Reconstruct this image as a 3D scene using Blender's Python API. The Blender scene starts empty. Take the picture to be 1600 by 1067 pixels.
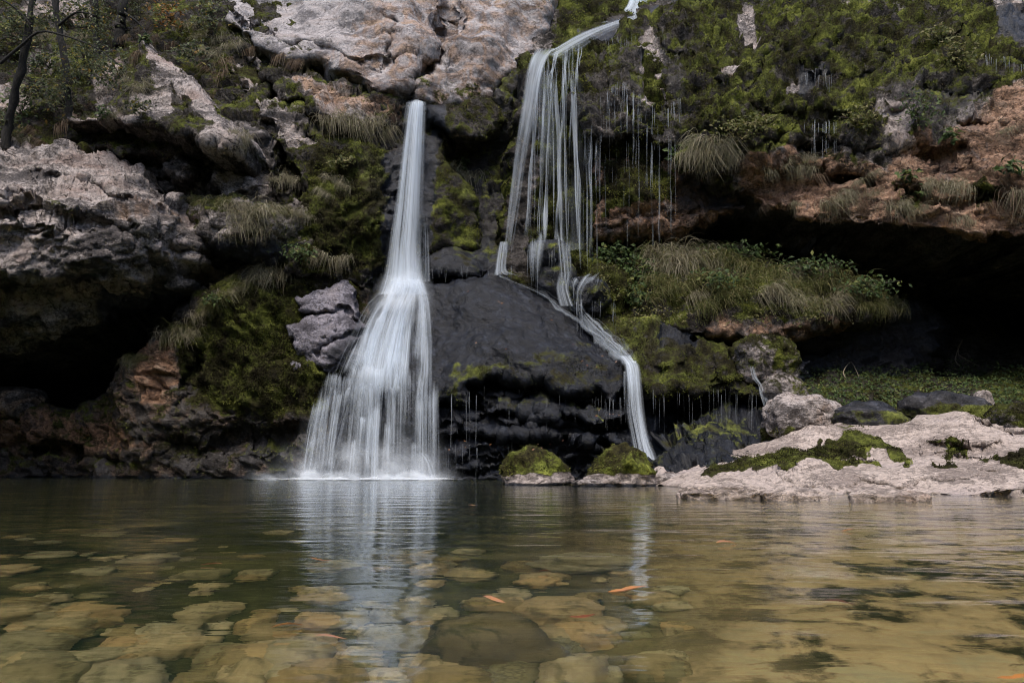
import bpy, math, random
import numpy as np
from mathutils import Vector
S = bpy.context.scene
COL = S.collection
R = math.radians

# ------------------------------------------------------------------ camera, sky, sun, exposure
F, CX, CY, CAM_Z = 1067.0, 800.0, 533.5, 0.33      # photo pixels (1600 x 1067), camera just above the water
TH = math.atan((730 - CY) / F)
CT, ST = math.cos(TH), math.sin(TH)
cam_d = bpy.data.cameras.new('camera'); cam = bpy.data.objects.new('camera', cam_d); COL.objects.link(cam)
cam_d.sensor_width = 36; cam_d.lens = 36 * F / 1600; cam_d.clip_start = 0.05; cam_d.clip_end = 500
cam.location = (0, 0, CAM_Z); cam.rotation_euler = (R(90) + TH, 0, 0)
S.camera = cam
SUN_EL, SUN_AZ = R(60), R(188)
W = bpy.data.worlds.new('World'); S.world = W; W.use_nodes = True
wn = W.node_tree.nodes; wl = W.node_tree.links
sky = wn.new('ShaderNodeTexSky'); sky.sky_type = 'NISHITA'; sky.sun_disc = False
sky.sun_elevation = SUN_EL; sky.sun_rotation = SUN_AZ
sky.air_density = 1.0; sky.dust_density = 2.5
bg = wn['Background']; bg.inputs[1].default_value = 0.10
wl.new(sky.outputs[0], bg.inputs[0])
sl = bpy.data.lights.new('sun', 'SUN'); sl.energy = 1.5; sl.angle = R(24); sl.color = (1.0, 0.91, 0.80)
so = bpy.data.objects.new('sun', sl); COL.objects.link(so)
sd = Vector((math.sin(SUN_AZ) * math.cos(SUN_EL), math.cos(SUN_AZ) * math.cos(SUN_EL), math.sin(SUN_EL)))
so.rotation_euler = sd.to_track_quat('Z', 'Y').to_euler()
S.view_settings.view_transform = 'Standard'; S.view_settings.look = 'None'
S.view_settings.exposure = 1.2; S.view_settings.gamma = 1
S.render.engine = 'CYCLES'
cy = S.cycles
cy.max_bounces = 8; cy.diffuse_bounces = 3; cy.glossy_bounces = 2; cy.transmission_bounces = 4
cy.transparent_max_bounces = 20; cy.use_denoising = True; cy.filter_width = 1.05; cy.denoising_prefilter = 'FAST'; cy.caustics_reflective = False; cy.caustics_refractive = True

# ------------------------------------------------------------------ helpers: rays, noise
def P(px, py, Y):
    px = np.asarray(px, float); py = np.asarray(py, float); Y = np.asarray(Y, float)
    xc = (px - CX) / F; yc = (CY - py) / F
    dy = CT - yc * ST; dz = ST + yc * CT
    t = Y / dy
    return np.stack([xc * t, Y + 0 * t, CAM_Z + dz * t], -1)
def proj(p):
    z = p[:, 2] - CAM_Z
    fw = p[:, 1] * CT + z * ST; up = -p[:, 1] * ST + z * CT
    return CX + F * p[:, 0] / fw, CY - F * up / fw
def waterY(py): return CAM_Z * F / max(py - 730.0, 1e-3)
def mpp(Y): return Y / F * 1.02            # metres per photo pixel at distance Y

_G = np.array([[1,1,0],[-1,1,0],[1,-1,0],[-1,-1,0],[1,0,1],[-1,0,1],[1,0,-1],[-1,0,-1],[0,1,1],[0,-1,1],[0,1,-1],[0,-1,-1],[1,1,0],[-1,1,0],[0,-1,1],[0,-1,-1]], float)
def _hash(x, y, z, s=0):
    h = (x.astype(np.int64) * 374761393 + y.astype(np.int64) * 668265263 + z.astype(np.int64) * 1440662683 + s * 974634777) & 0xFFFFFFFF
    h = ((h ^ (h >> 13)) * 1274126177) & 0xFFFFFFFF
    h = ((h ^ (h >> 16)) * 2246822519) & 0xFFFFFFFF
    return h ^ (h >> 15)
def perlin(p, s=0):
    i = np.floor(p); f = p - i; i = i.astype(np.int64)
    u = f * f * f * (f * (f * 6 - 15) + 10)
    out = 0
    for dx in (0, 1):
        for dy in (0, 1):
            for dz in (0, 1):
                g = _G[_hash(i[:, 0] + dx, i[:, 1] + dy, i[:, 2] + dz, s) & 15]
                d = (g * (f - np.array([dx, dy, dz]))).sum(1)
                w = (u[:, 0] if dx else 1 - u[:, 0]) * (u[:, 1] if dy else 1 - u[:, 1]) * (u[:, 2] if dz else 1 - u[:, 2])
                out = out + w * d
    return out
def fbm(p, o=4, s=0, g=0.5, l=2.03):
    r = 0; a = 1.0
    for k in range(o):
        r = r + a * perlin(p, s + k * 17); p = p * l + 11.3; a *= g
    return r
def ridged(p, o=4, s=0, g=0.5):
    r = 0; a = 1.0
    for k in range(o):
        r = r + a * (1 - np.abs(perlin(p, s + k * 13)) * 2.2); p = p * 2.07 + 5.7; a *= g
    return r - 1.2
def billow(p, o=3, s=0, g=0.5):
    r = 0; a = 1.0
    for k in range(o):
        r = r + a * np.abs(perlin(p, s + k * 19)) * 2; p = p * 2.1 + 3.1; a *= g
    return r
def worley(p, s=0):
    i = np.floor(p).astype(np.int64); f = p - i
    d1 = np.full(len(p), 9.0); d2 = d1.copy(); idh = np.zeros(len(p), np.int64)
    for dx in (-1, 0, 1):
        for dy in (-1, 0, 1):
            for dz in (-1, 0, 1):
                h = _hash(i[:, 0] + dx, i[:, 1] + dy, i[:, 2] + dz, s)
                q = np.stack([dx + (h & 1023) / 1023.0 - f[:, 0], dy + ((h >> 10) & 1023) / 1023.0 - f[:, 1], dz + ((h >> 20) & 1023) / 1023.0 - f[:, 2]], 1)
                d = (q * q).sum(1)
                m = d < d1
                d2 = np.where(m, d1, np.minimum(d2, d)); idh = np.where(m, h, idh); d1 = np.where(m, d, d1)
    return np.sqrt(d1), np.sqrt(d2), (idh % 997) / 997.0
def facets(p, s=0):
    """chiselled blocks: each cell is a tilted plane; returns (offset, distance to the nearest joint)"""
    i = np.floor(p).astype(np.int64); f = p - i
    d1 = np.full(len(p), 9.0); d2 = d1.copy(); val = np.zeros(len(p))
    for dx in (-1, 0, 1):
        for dy in (-1, 0, 1):
            for dz in (-1, 0, 1):
                h = _hash(i[:, 0] + dx, i[:, 1] + dy, i[:, 2] + dz, s)
                e = np.stack([f[:, 0] - dx - (h & 1023) / 1023.0, f[:, 1] - dy - ((h >> 10) & 1023) / 1023.0, f[:, 2] - dz - ((h >> 20) & 1023) / 1023.0], 1)
                d = (e * e).sum(1); m = d < d1
                h2 = _hash(h, h, h, s + 5); g = np.stack([(h2 & 255) / 127.5 - 1, ((h2 >> 8) & 255) / 127.5 - 1, ((h2 >> 16) & 255) / 127.5 - 1], 1)
                t = (e * g).sum(1) + .5 * (((h2 >> 24) & 255) / 127.5 - 1)
                d2 = np.where(m, d1, np.minimum(d2, d)); val = np.where(m, t, val); d1 = np.where(m, d, d1)
    return val, np.sqrt(d2) - np.sqrt(d1)
def sstep(a, b, x):
    t = np.clip((x - a) / (b - a), 0, 1); return t * t * (3 - 2 * t)
def n2(x, y, sc, o=3, s=0):
    return fbm(np.stack([x / sc, y / sc, np.full_like(x, s * 3.7 + .5)], -1), o, s)
def seg_d(x, y, pts, closed):
    pts = np.asarray(pts, float); n = len(pts); d = np.full(x.shape, 1e9); ins = np.zeros(x.shape, bool)
    for k in range(n if closed else n - 1):
        a = pts[k]; b = pts[(k + 1) % n]; e = b - a
        t = np.clip(((x - a[0]) * e[0] + (y - a[1]) * e[1]) / (e @ e + 1e-9), 0, 1)
        d = np.minimum(d, np.hypot(x - a[0] - t * e[0], y - a[1] - t * e[1]))
        if closed:
            c = (a[1] > y) != (b[1] > y)
            xi = a[0] + (y - a[1]) * e[0] / (e[1] if abs(e[1]) > 1e-9 else 1e-9)
            ins ^= c & (x < xi)
    return np.where(ins, d, -d) if closed else d
def rbf(ctrl):
    c = np.asarray(ctrl, float); q = c[:, :2] / 100; n = len(c)
    A = np.zeros((n + 3, n + 3)); A[:n, :n] = np.sqrt(((q[:, None] - q[None]) ** 2).sum(-1) + .02); A[:n, n] = 1; A[:n, n + 1:] = q
    A[n, :n] = 1; A[n + 1:, :n] = q.T; A[:n, :n] -= np.eye(n) * 0.05
    w = np.linalg.solve(A, np.r_[c[:, 2], 0, 0, 0])
    def f(x, y):
        x = x / 100; y = y / 100; r = w[n] + w[n + 1] * x + w[n + 2] * y
        for k in range(n): r = r + w[k] * np.sqrt((x - q[k, 0]) ** 2 + (y - q[k, 1]) ** 2 + .02)
        return r
    return f

# ------------------------------------------------------------------ helpers: meshes and tags
def mesh(name, v, faces, m, attrs=None, uv=None, smooth=True):
    v = np.asarray(v, np.float32); me = bpy.data.meshes.new(name)
    me.vertices.add(len(v)); me.vertices.foreach_set('co', v.ravel())
    fl = [np.asarray(f, np.int32) for f in (faces if isinstance(faces, list) else [faces]) if len(f)]
    loops = np.concatenate([f.ravel() for f in fl]); cnt = np.concatenate([np.full(len(f), f.shape[1], np.int32) for f in fl])
    me.loops.add(len(loops)); me.loops.foreach_set('vertex_index', loops)
    me.polygons.add(len(cnt)); me.polygons.foreach_set('loop_start', np.r_[0, np.cumsum(cnt)[:-1]].astype(np.int32))
    try: me.polygons.foreach_set('loop_total', cnt)
    except Exception: pass
    me.polygons.foreach_set('use_smooth', np.full(len(cnt), smooth))
    me.update(calc_edges=True)
    for k, a in (attrs or {}).items():
        at = me.attributes.new(k, 'FLOAT', 'POINT'); at.data.foreach_set('value', np.asarray(a, np.float32))
    if uv is not None:
        u = me.uv_layers.new(name='UVMap'); u.data.foreach_set('uv', np.asarray(uv, np.float32)[loops].ravel())
    if m: me.materials.append(m)
    return me
def link(name, me, parent=None, loc=None):
    o = bpy.data.objects.new(name, me); COL.objects.link(o)
    if parent is not None: o.parent = parent
    if loc is not None: o.location = loc
    return o
def tag(o, label, cat, group=None):
    o['label'] = label; o['category'] = cat
    if group: o['group'] = group
    return o
def kind(o, k, label=None):
    o['kind'] = k
    if label: o['label'] = label
    return o
def rebase(o, base):
    """move the object's origin to base without moving its mesh"""
    base = Vector(base); o.data.transform(__import__('mathutils').Matrix.Translation(-base)); o.location = base
    return o
def empty(name, loc):
    o = bpy.data.objects.new(name, None); COL.objects.link(o); o.location = loc; o.empty_display_size = .1
    return o
def vnormals(v, quads):
    a, b, c, d = (v[quads[:, k]] for k in range(4))
    n = np.cross(c - a, d - b); out = np.zeros_like(v)
    for k in range(4):
        for j in range(3): out[:, j] += np.bincount(quads[:, k], n[:, j], len(v))
    return out / (np.linalg.norm(out, axis=1, keepdims=True) + 1e-12)

# ------------------------------------------------------------------ materials
class NT:
    def __init__(s, name):
        s.m = bpy.data.materials.new(name); s.m.use_nodes = True; s.t = s.m.node_tree; s.t.nodes.clear()
        s.out = s.n('ShaderNodeOutputMaterial')
    def n(s, typ, **kw):
        x = s.t.nodes.new(typ)
        for k, v in kw.items(): setattr(x, k, v)
        return x
    def l(s, a, b): s.t.links.new(a, b)
    def val(s, x, inp):
        if hasattr(x, 'links') or hasattr(x, 'is_linked'): s.l(x, inp)
        else: inp.default_value = x
    def math(s, op, a, b=0.0, c=None, clamp=False):
        x = s.n('ShaderNodeMath', operation=op, use_clamp=clamp); s.val(a, x.inputs[0]); s.val(b, x.inputs[1])
        if c is not None: s.val(c, x.inputs[2])
        return x.outputs[0]
    def attr(s, name): return s.n('ShaderNodeAttribute', attribute_name=name).outputs['Fac']
    def noise(s, vec, scale, detail=4, rough=.55, dist=0):
        x = s.n('ShaderNodeTexNoise'); s.val(vec, x.inputs['Vector']); x.inputs['Scale'].default_value = scale
        x.inputs['Detail'].default_value = detail; x.inputs['Roughness'].default_value = rough; x.inputs['Distortion'].default_value = dist
        return x.outputs['Fac']
    def ramp(s, fac, stops, interp='LINEAR'):
        x = s.n('ShaderNodeValToRGB'); x.color_ramp.interpolation = interp; e = x.color_ramp.elements
        while len(e) < len(stops): e.new(.5)
        for k, (p, c) in enumerate(stops):
            e[k].position = p; e[k].color = (c if isinstance(c, tuple) else (c, c, c)) + (1,)
        s.l(fac, x.inputs[0]); return x.outputs[0]
    def sm(s, x, a, b):
        y = s.n('ShaderNodeMapRange', interpolation_type='SMOOTHSTEP'); s.val(x, y.inputs[0]); s.val(a, y.inputs[1]); s.val(b, y.inputs[2]); return y.outputs[0]
    def mix(s, f, a, b, blend='MIX'):
        x = s.n('ShaderNodeMix', data_type='RGBA', blend_type=blend); s.val(f, x.inputs[0])
        for q, i in ((a, 6), (b, 7)):
            if isinstance(q, tuple): x.inputs[i].default_value = q + (1,)
            else: s.l(q, x.inputs[i])
        return x.outputs[2]
    def mapping(s, vec, scale=(1, 1, 1), rot=(0, 0, 0), loc=(0, 0, 0)):
        x = s.n('ShaderNodeMapping'); s.l(vec, x.inputs[0]); x.inputs['Scale'].default_value = scale; x.inputs['Rotation'].default_value = rot; x.inputs['Location'].default_value = loc
        return x.outputs[0]
    def surf(s, sh): s.l(sh, s.out.inputs['Surface'])

MOSS_STOPS = [(0.15, (0.008, 0.007, 0.004)), (0.42, (0.024, 0.022, 0.008)), (0.60, (0.052, 0.060, 0.013)), (0.78, (0.12, 0.135, 0.027)), (0.95, (0.20, 0.205, 0.05))]
def rock_material(name='rock', dirt=1.0, gain=1.0, pale=((0.24, 0.22, 0.225), (0.445, 0.395, 0.375), (0.32, 0.25, 0.225))):
    t = NT(name)
    co = t.n('ShaderNodeTexCoord').outputs['Object']
    geo = t.n('ShaderNodeNewGeometry')
    nz = t.n('ShaderNodeSeparateXYZ'); t.l(geo.outputs['Normal'], nz.inputs[0]); nz = nz.outputs[2]
    moss, wet, warm, pal = (t.attr(k) for k in ('moss', 'wet', 'warm', 'pale'))
    strat = t.mapping(co, (1, 1, 2.2), (0, R(18), 0))
    a = t.noise(strat, .55, 8, .62, .6); b = t.noise(co, 3.2, 8, .65); c = t.noise(strat, 9, 6, .7, .4); d = t.noise(co, 1.4, 6, .6, 1.2)
    fine = t.noise(co, 15, 5, .75)
    base = t.ramp(a, [(0.32, pale[0]), (0.5, pale[1]), (0.66, pale[2])])
    grey = t.ramp(b, [(0.3, (0.035, 0.032, 0.03)), (0.55, (0.10, 0.09, 0.085)), (0.75, (0.16, 0.14, 0.13))])
    orange = t.ramp(d, [(0.3, (0.12, 0.062, 0.036)), (0.5, (0.36, 0.21, 0.13)), (0.7, (0.46, 0.33, 0.235))])
    pfac = t.sm(t.math('ADD', pal, t.math('MULTIPLY', t.math('SUBTRACT', b, .5), 1.1)), .3, .62)
    colr = t.mix(pfac, grey, base)
    wfac = t.sm(t.math('ADD', warm, t.math('MULTIPLY', t.math('SUBTRACT', d, .5), 1.4)), .35, .75)
    colr = t.mix(t.math('MULTIPLY', wfac, .85), colr, orange)
    # pits, lichen and fissures
    pits = t.sm(t.noise(co, 6.0, 6, .75, .6), .44, .36)
    lich = t.sm(t.math('ADD', c, t.math('MULTIPLY', t.math('SUBTRACT', a, .5), 1.2)), .46, .34)
    vor = t.n('ShaderNodeTexVoronoi', feature='DISTANCE_TO_EDGE'); vv = t.n('ShaderNodeVectorMath', operation='ADD')
    nn = t.n('ShaderNodeTexNoise'); t.l(strat, nn.inputs['Vector']); nn.inputs['Scale'].default_value = 1.3; nn.inputs['Detail'].default_value = 5
    t.l(strat, vv.inputs[0]); t.l(nn.outputs['Color'], vv.inputs[1]); t.l(vv.outputs[0], vor.inputs['Vector']); vor.inputs['Scale'].default_value = .8
    crack = t.math('MULTIPLY', t.sm(vor.outputs['Distance'], .03, .004), t.sm(d, .42, .6))
    dark = t.math('MAXIMUM', t.math('MAXIMUM', t.math('MULTIPLY', pits, .8), t.math('MULTIPLY', lich, .75)), crack)
    colr = t.mix(t.math('MULTIPLY', dark, .88 * dirt), colr, (0.016, 0.014, 0.012))
    colr = t.mix(.85 * (.4 + .6 * dirt), colr, t.ramp(fine, [(.32, .22), (.62, 1.12)]), 'MULTIPLY')
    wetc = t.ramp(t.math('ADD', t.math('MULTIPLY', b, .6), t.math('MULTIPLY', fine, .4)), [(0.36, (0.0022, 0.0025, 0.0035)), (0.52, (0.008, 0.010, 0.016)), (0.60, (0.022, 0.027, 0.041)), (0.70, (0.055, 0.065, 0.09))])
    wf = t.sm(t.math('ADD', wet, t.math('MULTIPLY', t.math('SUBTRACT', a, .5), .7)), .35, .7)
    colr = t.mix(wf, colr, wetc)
    mf = t.math('ADD', moss, t.math('ADD', t.math('MULTIPLY', t.math('SUBTRACT', b, .5), .9), t.math('MULTIPLY', t.math('SUBTRACT', a, .5), .6)))
    mf = t.math('ADD', mf, t.math('MULTIPLY', nz, .14)); mf = t.math('ADD', mf, t.math('MULTIPLY', t.math('SUBTRACT', d, .52), .9))
    mf = t.math('MULTIPLY', t.sm(mf, .44, .62), t.sm(moss, .03, .12))
    mn = t.math('ADD', t.math('MULTIPLY', t.noise(co, 2.1, 5, .6), .62), t.math('MULTIPLY', t.noise(co, 16, 4, .7), .4))
    mn = t.math('ADD', t.math('MULTIPLY', t.math('SUBTRACT', mn, .52), 2.0), t.math('MULTIPLY_ADD', t.noise(co, .55, 3, .5), 1.0, 0.02))
    mossc = t.ramp(mn, [(p_, tuple(min(1, k * gain) for k in c_)) for p_, c_ in MOSS_STOPS])
    colr = t.mix(mf, colr, mossc)
    bs = t.n('ShaderNodeBsdfPrincipled'); t.l(colr, bs.inputs['Base Color'])
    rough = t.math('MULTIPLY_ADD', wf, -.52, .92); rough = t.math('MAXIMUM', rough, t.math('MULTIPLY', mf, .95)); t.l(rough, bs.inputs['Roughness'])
    t.l(t.math('MULTIPLY_ADD', wf, .18, .12), bs.inputs['Specular IOR Level'])
    h = t.math('ADD', t.math('MULTIPLY', b, .5), t.math('MULTIPLY', c, .35)); h = t.math('ADD', h, t.math('MULTIPLY', fine, .30))
    h = t.math('SUBTRACT', h, t.math('MULTIPLY', t.math('MULTIPLY', dark, .25), t.math('SUBTRACT', 1.0, wf))); h = t.math('ADD', h, t.math('MULTIPLY', t.math('MULTIPLY', mn, mf), .5))
    hw = t.math('ADD', t.math('MULTIPLY', t.noise(co, 11, 5, .75), .50), t.math('MULTIPLY', t.noise(t.mapping(co, (1, 1, 2.6)), 5, 4, .6), .22))
    h = t.math('ADD', t.math('MULTIPLY', h, t.math('SUBTRACT', 1.0, t.math('MULTIPLY', wf, .92))), t.math('MULTIPLY', hw, wf))
    bu = t.n('ShaderNodeBump'); bu.inputs['Strength'].default_value = .9; bu.inputs['Distance'].default_value = .11; t.l(h, bu.inputs['Height']); t.l(bu.outputs[0], bs.inputs['Normal'])
    t.surf(bs.outputs[0]); return t.m
ROCK = rock_material()
SHORE = rock_material('shore_rock', .36, pale=((0.35, 0.285, 0.26), (0.52, 0.44, 0.395), (0.43, 0.365, 0.345)), gain=1.2)
SLAB = rock_material('limestone', .6, pale=((0.23, 0.22, 0.24), (0.48, 0.45, 0.455), (0.33, 0.29, 0.28)))
MOSSY = rock_material('mossy_boulder', .7, pale=((0.26, 0.22, 0.215), (0.46, 0.40, 0.375), (0.33, 0.28, 0.27)), gain=1.9)
LILAC = rock_material('lilac_rock', .8, pale=((0.15, 0.143, 0.175), (0.28, 0.265, 0.305), (0.22, 0.20, 0.215)))

def leaf_material(name, stops, trans=.35, rough=.6):
    t = NT(name); r = t.attr('rnd'); col = t.ramp(r, stops)
    d = t.n('ShaderNodeBsdfPrincipled'); t.l(col, d.inputs['Base Color']); d.inputs['Roughness'].default_value = rough; d.inputs['Specular IOR Level'].default_value = .25
    tr = t.n('ShaderNodeBsdfTranslucent'); t.l(col, tr.inputs[0]); mx = t.n('ShaderNodeMixShader'); mx.inputs[0].default_value = trans
    t.l(d.outputs[0], mx.inputs[1]); t.l(tr.outputs[0], mx.inputs[2]); t.surf(mx.outputs[0]); return t.m
M_DRY = leaf_material('dry_grass', [(0, (0.10, 0.085, 0.055)), (.35, (0.27, 0.24, 0.165)), (.65, (0.42, 0.38, 0.28)), (.85, (0.18, 0.175, 0.09)), (1, (0.08, 0.09, 0.04))])
M_GREENGRASS = leaf_material('green_grass', [(0, (0.05, 0.06, 0.018)), (.4, (0.10, 0.115, 0.03)), (.7, (0.17, 0.16, 0.06)), (1, (0.24, 0.21, 0.11))])
M_REDGRASS = leaf_material('withered_grass', [(0, (0.06, 0.04, 0.025)), (.5, (0.15, 0.10, 0.065)), (1, (0.22, 0.17, 0.11))])
M_LEAF = leaf_material('green_leaf', [(0, (0.02, 0.035, 0.012)), (.5, (0.05, 0.085, 0.025)), (.85, (0.09, 0.13, 0.04)), (1, (0.16, 0.17, 0.05))], .3)
M_TREELEAF = leaf_material('tree_leaf', [(0, (0.03, 0.042, 0.02)), (.5, (0.075, 0.092, 0.045)), (.8, (0.13, 0.15, 0.075)), (.93, (0.20, 0.19, 0.05)), (1, (0.27, 0.16, 0.04))], .3)
M_ORANGELEAF = leaf_material('autumn_leaf', [(0, (0.07, 0.06, 0.02)), (.4, (0.14, 0.08, 0.025)), (.8, (0.28, 0.13, 0.035)), (1, (0.33, 0.20, 0.06))], .3)
M_MOSS = leaf_material('moss', [(0, (0.012, 0.009, 0.004)), (.35, (0.026, 0.024, 0.008)), (.58, (0.055, 0.064, 0.013)), (.8, (0.135, 0.15, 0.028)), (1, (0.23, 0.235, 0.055))], .3, .9)

def bark_material():
    t = NT('bark'); co = t.n('ShaderNodeTexCoord').outputs['Object']
    a = t.noise(t.mapping(co, (9, 9, 2)), 1.5, 6, .65)
    c = t.ramp(a, [(.3, (0.003, 0.0028, 0.0025)), (.55, (0.009, 0.0075, 0.006)), (.75, (0.016, 0.016, 0.007))])
    b = t.n('ShaderNodeBsdfPrincipled'); t.l(c, b.inputs['Base Color']); b.inputs['Roughness'].default_value = .9
    bu = t.n('ShaderNodeBump'); bu.inputs['Distance'].default_value = .05; t.l(a, bu.inputs['Height']); t.l(bu.outputs[0], b.inputs['Normal']); t.surf(b.outputs[0]); return t.m
BARK = bark_material()
def twig_material(name, c):
    t = NT(name); co = t.n('ShaderNodeTexCoord').outputs['Object']; a = t.noise(co, 14, 4)
    col = t.ramp(a, [(.3, tuple(k * .6 for k in c)), (.7, tuple(k * 1.3 for k in c))])
    b = t.n('ShaderNodeBsdfPrincipled'); t.l(col, b.inputs['Base Color']); b.inputs['Roughness'].default_value = .8; t.surf(b.outputs[0]); return t.m
TWIG = twig_material('twig', (0.07, 0.055, 0.045)); PALETWIG = twig_material('pale_twig', (0.22, 0.18, 0.13))

def fall_material(name, thr=.45, con=2.6, wide=14, maxa=.9, colr=(0.79, 0.88, 0.98), glide=.0):
    """silky falling water: streaks run along V of the sheet, thin where 'dens' is low"""
    t = NT(name); uv = t.n('ShaderNodeUVMap').outputs[0]; dens = t.attr('dens'); seed = t.attr('seed')
    sx = t.n('ShaderNodeSeparateXYZ'); t.l(uv, sx.inputs[0]); u, v = sx.outputs[0], sx.outputs[1]
    def streak(w, vs, sd):
        cb = t.n('ShaderNodeCombineXYZ'); t.l(t.math('MULTIPLY', u, w), cb.inputs[0]); t.l(t.math('MULTIPLY', v, vs), cb.inputs[1]); t.l(t.math('ADD', t.math('MULTIPLY', seed, 31.7), sd), cb.inputs[2])
        return t.noise(cb.outputs[0], 1, 3, .6, .15)
    s1 = streak(wide * .42, .20, 0); s2 = streak(wide * 1.7, .14, 7); s3 = streak(wide * 5.2, .5, 13)
    s = t.math('ADD', t.math('ADD', t.math('MULTIPLY', s1, .52), t.math('MULTIPLY', s2, .36)), t.math('MULTIPLY', s3, .12))
    al = t.math('MULTIPLY', t.math('SUBTRACT', s, t.math('MULTIPLY_ADD', dens, -.32, thr + .13)), con * 1.6, clamp=True)
    edge = t.math('MULTIPLY', t.sm(t.math('ADD', u, t.math('MULTIPLY', t.math('SUBTRACT', s2, .5), .12)), .0, .2), t.sm(t.math('ADD', u, t.math('MULTIPLY', t.math('SUBTRACT', s1, .5), .14)), 1.0, .8))
    al = t.math('MULTIPLY', t.math('MULTIPLY', al, edge), t.math('MULTIPLY', t.sm(dens, 0, .25), maxa))
    d = t.n('ShaderNodeBsdfDiffuse'); d.inputs[0].default_value = colr + (1,)
    tl = t.n('ShaderNodeBsdfTranslucent'); tl.inputs[0].default_value = colr + (1,)
    m1 = t.n('ShaderNodeMixShader'); m1.inputs[0].default_value = .35; t.l(d.outputs[0], m1.inputs[1]); t.l(tl.outputs[0], m1.inputs[2])
    tp = t.n('ShaderNodeBsdfTransparent'); mx = t.n('ShaderNodeMixShader'); t.l(al, mx.inputs[0]); t.l(tp.outputs[0], mx.inputs[1]); t.l(m1.outputs[0], mx.inputs[2])
    t.surf(mx.outputs[0]); return t.m
M_FALL = fall_material('falling_water', .51, 1.7, 10, .84); M_VEIL = fall_material('water_veil', .52, 1.6, 15, .80); M_STRAND = fall_material('water_strand', .43, 2.0, 3, .68)
def spray_material():
    t = NT('water_spray'); co = t.n('ShaderNodeTexCoord').outputs['Object']; dens = t.attr('dens'); uv = t.n('ShaderNodeUVMap').outputs[0]; sx = t.n('ShaderNodeSeparateXYZ'); t.l(uv, sx.inputs[0]); u = sx.outputs[0]
    a = t.noise(co, 1.1, 4, .55); al = t.math('MULTIPLY', dens, t.sm(a, .25, .75)); al = t.math('MULTIPLY', al, t.math('MULTIPLY', t.sm(u, 0, .3), t.sm(u, 1, .7)))
    d = t.n('ShaderNodeBsdfDiffuse'); d.inputs[0].default_value = (.78, .85, .93, 1); tp = t.n('ShaderNodeBsdfTransparent')
    mx = t.n('ShaderNodeMixShader'); t.l(t.math('MULTIPLY', al, .8), mx.inputs[0]); t.l(tp.outputs[0], mx.inputs[1]); t.l(d.outputs[0], mx.inputs[2]); t.surf(mx.outputs[0]); return t.m
M_SPRAY = spray_material()
def drip_material():
    t = NT('dripping_water'); co = t.n('ShaderNodeTexCoord').outputs['Object']
    a = t.sm(t.noise(t.mapping(co, (9, 9, .9)), 1, 2), .40, .66)
    d = t.n('ShaderNodeBsdfDiffuse'); d.inputs[0].default_value = (.72, .78, .84, 1); tp = t.n('ShaderNodeBsdfTransparent')
    mx = t.n('ShaderNodeMixShader'); t.l(t.math('MULTIPLY', a, .15), mx.inputs[0]); t.l(tp.outputs[0], mx.inputs[1]); t.l(d.outputs[0], mx.inputs[2]); t.surf(mx.outputs[0]); return t.m
M_DRIP = drip_material()

def pool_material():
    t = NT('pool_water'); co = t.n('ShaderNodeTexCoord').outputs['Object']
    n1 = t.noise(t.mapping(co, (.9, 2.0, 1)), 1.6, 3, .5, .4); n2_ = t.noise(t.mapping(co, (1.0, 2.2, 1)), 6, 3, .5, .3)
    h = t.math('ADD', t.math('MULTIPLY', n1, 1.0), t.math('MULTIPLY', n2_, .12))
    ds = t.n('ShaderNodeVectorMath', operation='DISTANCE'); t.l(co, ds.inputs[0]); ds.inputs[1].default_value = (-3.9, 19, 0); h = t.math('MULTIPLY', h, t.math('MULTIPLY_ADD', t.sm(ds.outputs['Value'], 10, 2), 2.2, 1.0))
    bu = t.n('ShaderNodeBump'); bu.inputs['Strength'].default_value = .30; bu.inputs['Distance'].default_value = .05; t.l(h, bu.inputs['Height'])
    fr = t.n('ShaderNodeFresnel'); fr.inputs[0].default_value = 1.33; t.l(bu.outputs[0], fr.inputs['Normal'])
    tp = t.n('ShaderNodeBsdfRefraction'); tp.inputs[0].default_value = (.99, .97, .82, 1); tp.inputs['Roughness'].default_value = .025; tp.inputs['IOR'].default_value = 1.33; t.l(bu.outputs[0], tp.inputs['Normal'])
    wb = t.n('ShaderNodeBsdfDiffuse'); wb.inputs[0].default_value = (.03, .09, .065, 1); tm = t.n('ShaderNodeMixShader'); tm.inputs[0].default_value = .09; t.l(tp.outputs[0], tm.inputs[1]); t.l(wb.outputs[0], tm.inputs[2])
    gl = t.n('ShaderNodeBsdfGlossy'); gl.inputs['Roughness'].default_value = .06; t.l(bu.outputs[0], gl.inputs['Normal']); gl.inputs[0].default_value = (.95, .97, 1, 1)
    mx = t.n('ShaderNodeMixShader'); t.l(t.math('MULTIPLY', fr.outputs[0], 1.0), mx.inputs[0]); t.l(tm.outputs[0], mx.inputs[1]); t.l(gl.outputs[0], mx.inputs[2]); t.surf(mx.outputs[0]); return t.m
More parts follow.
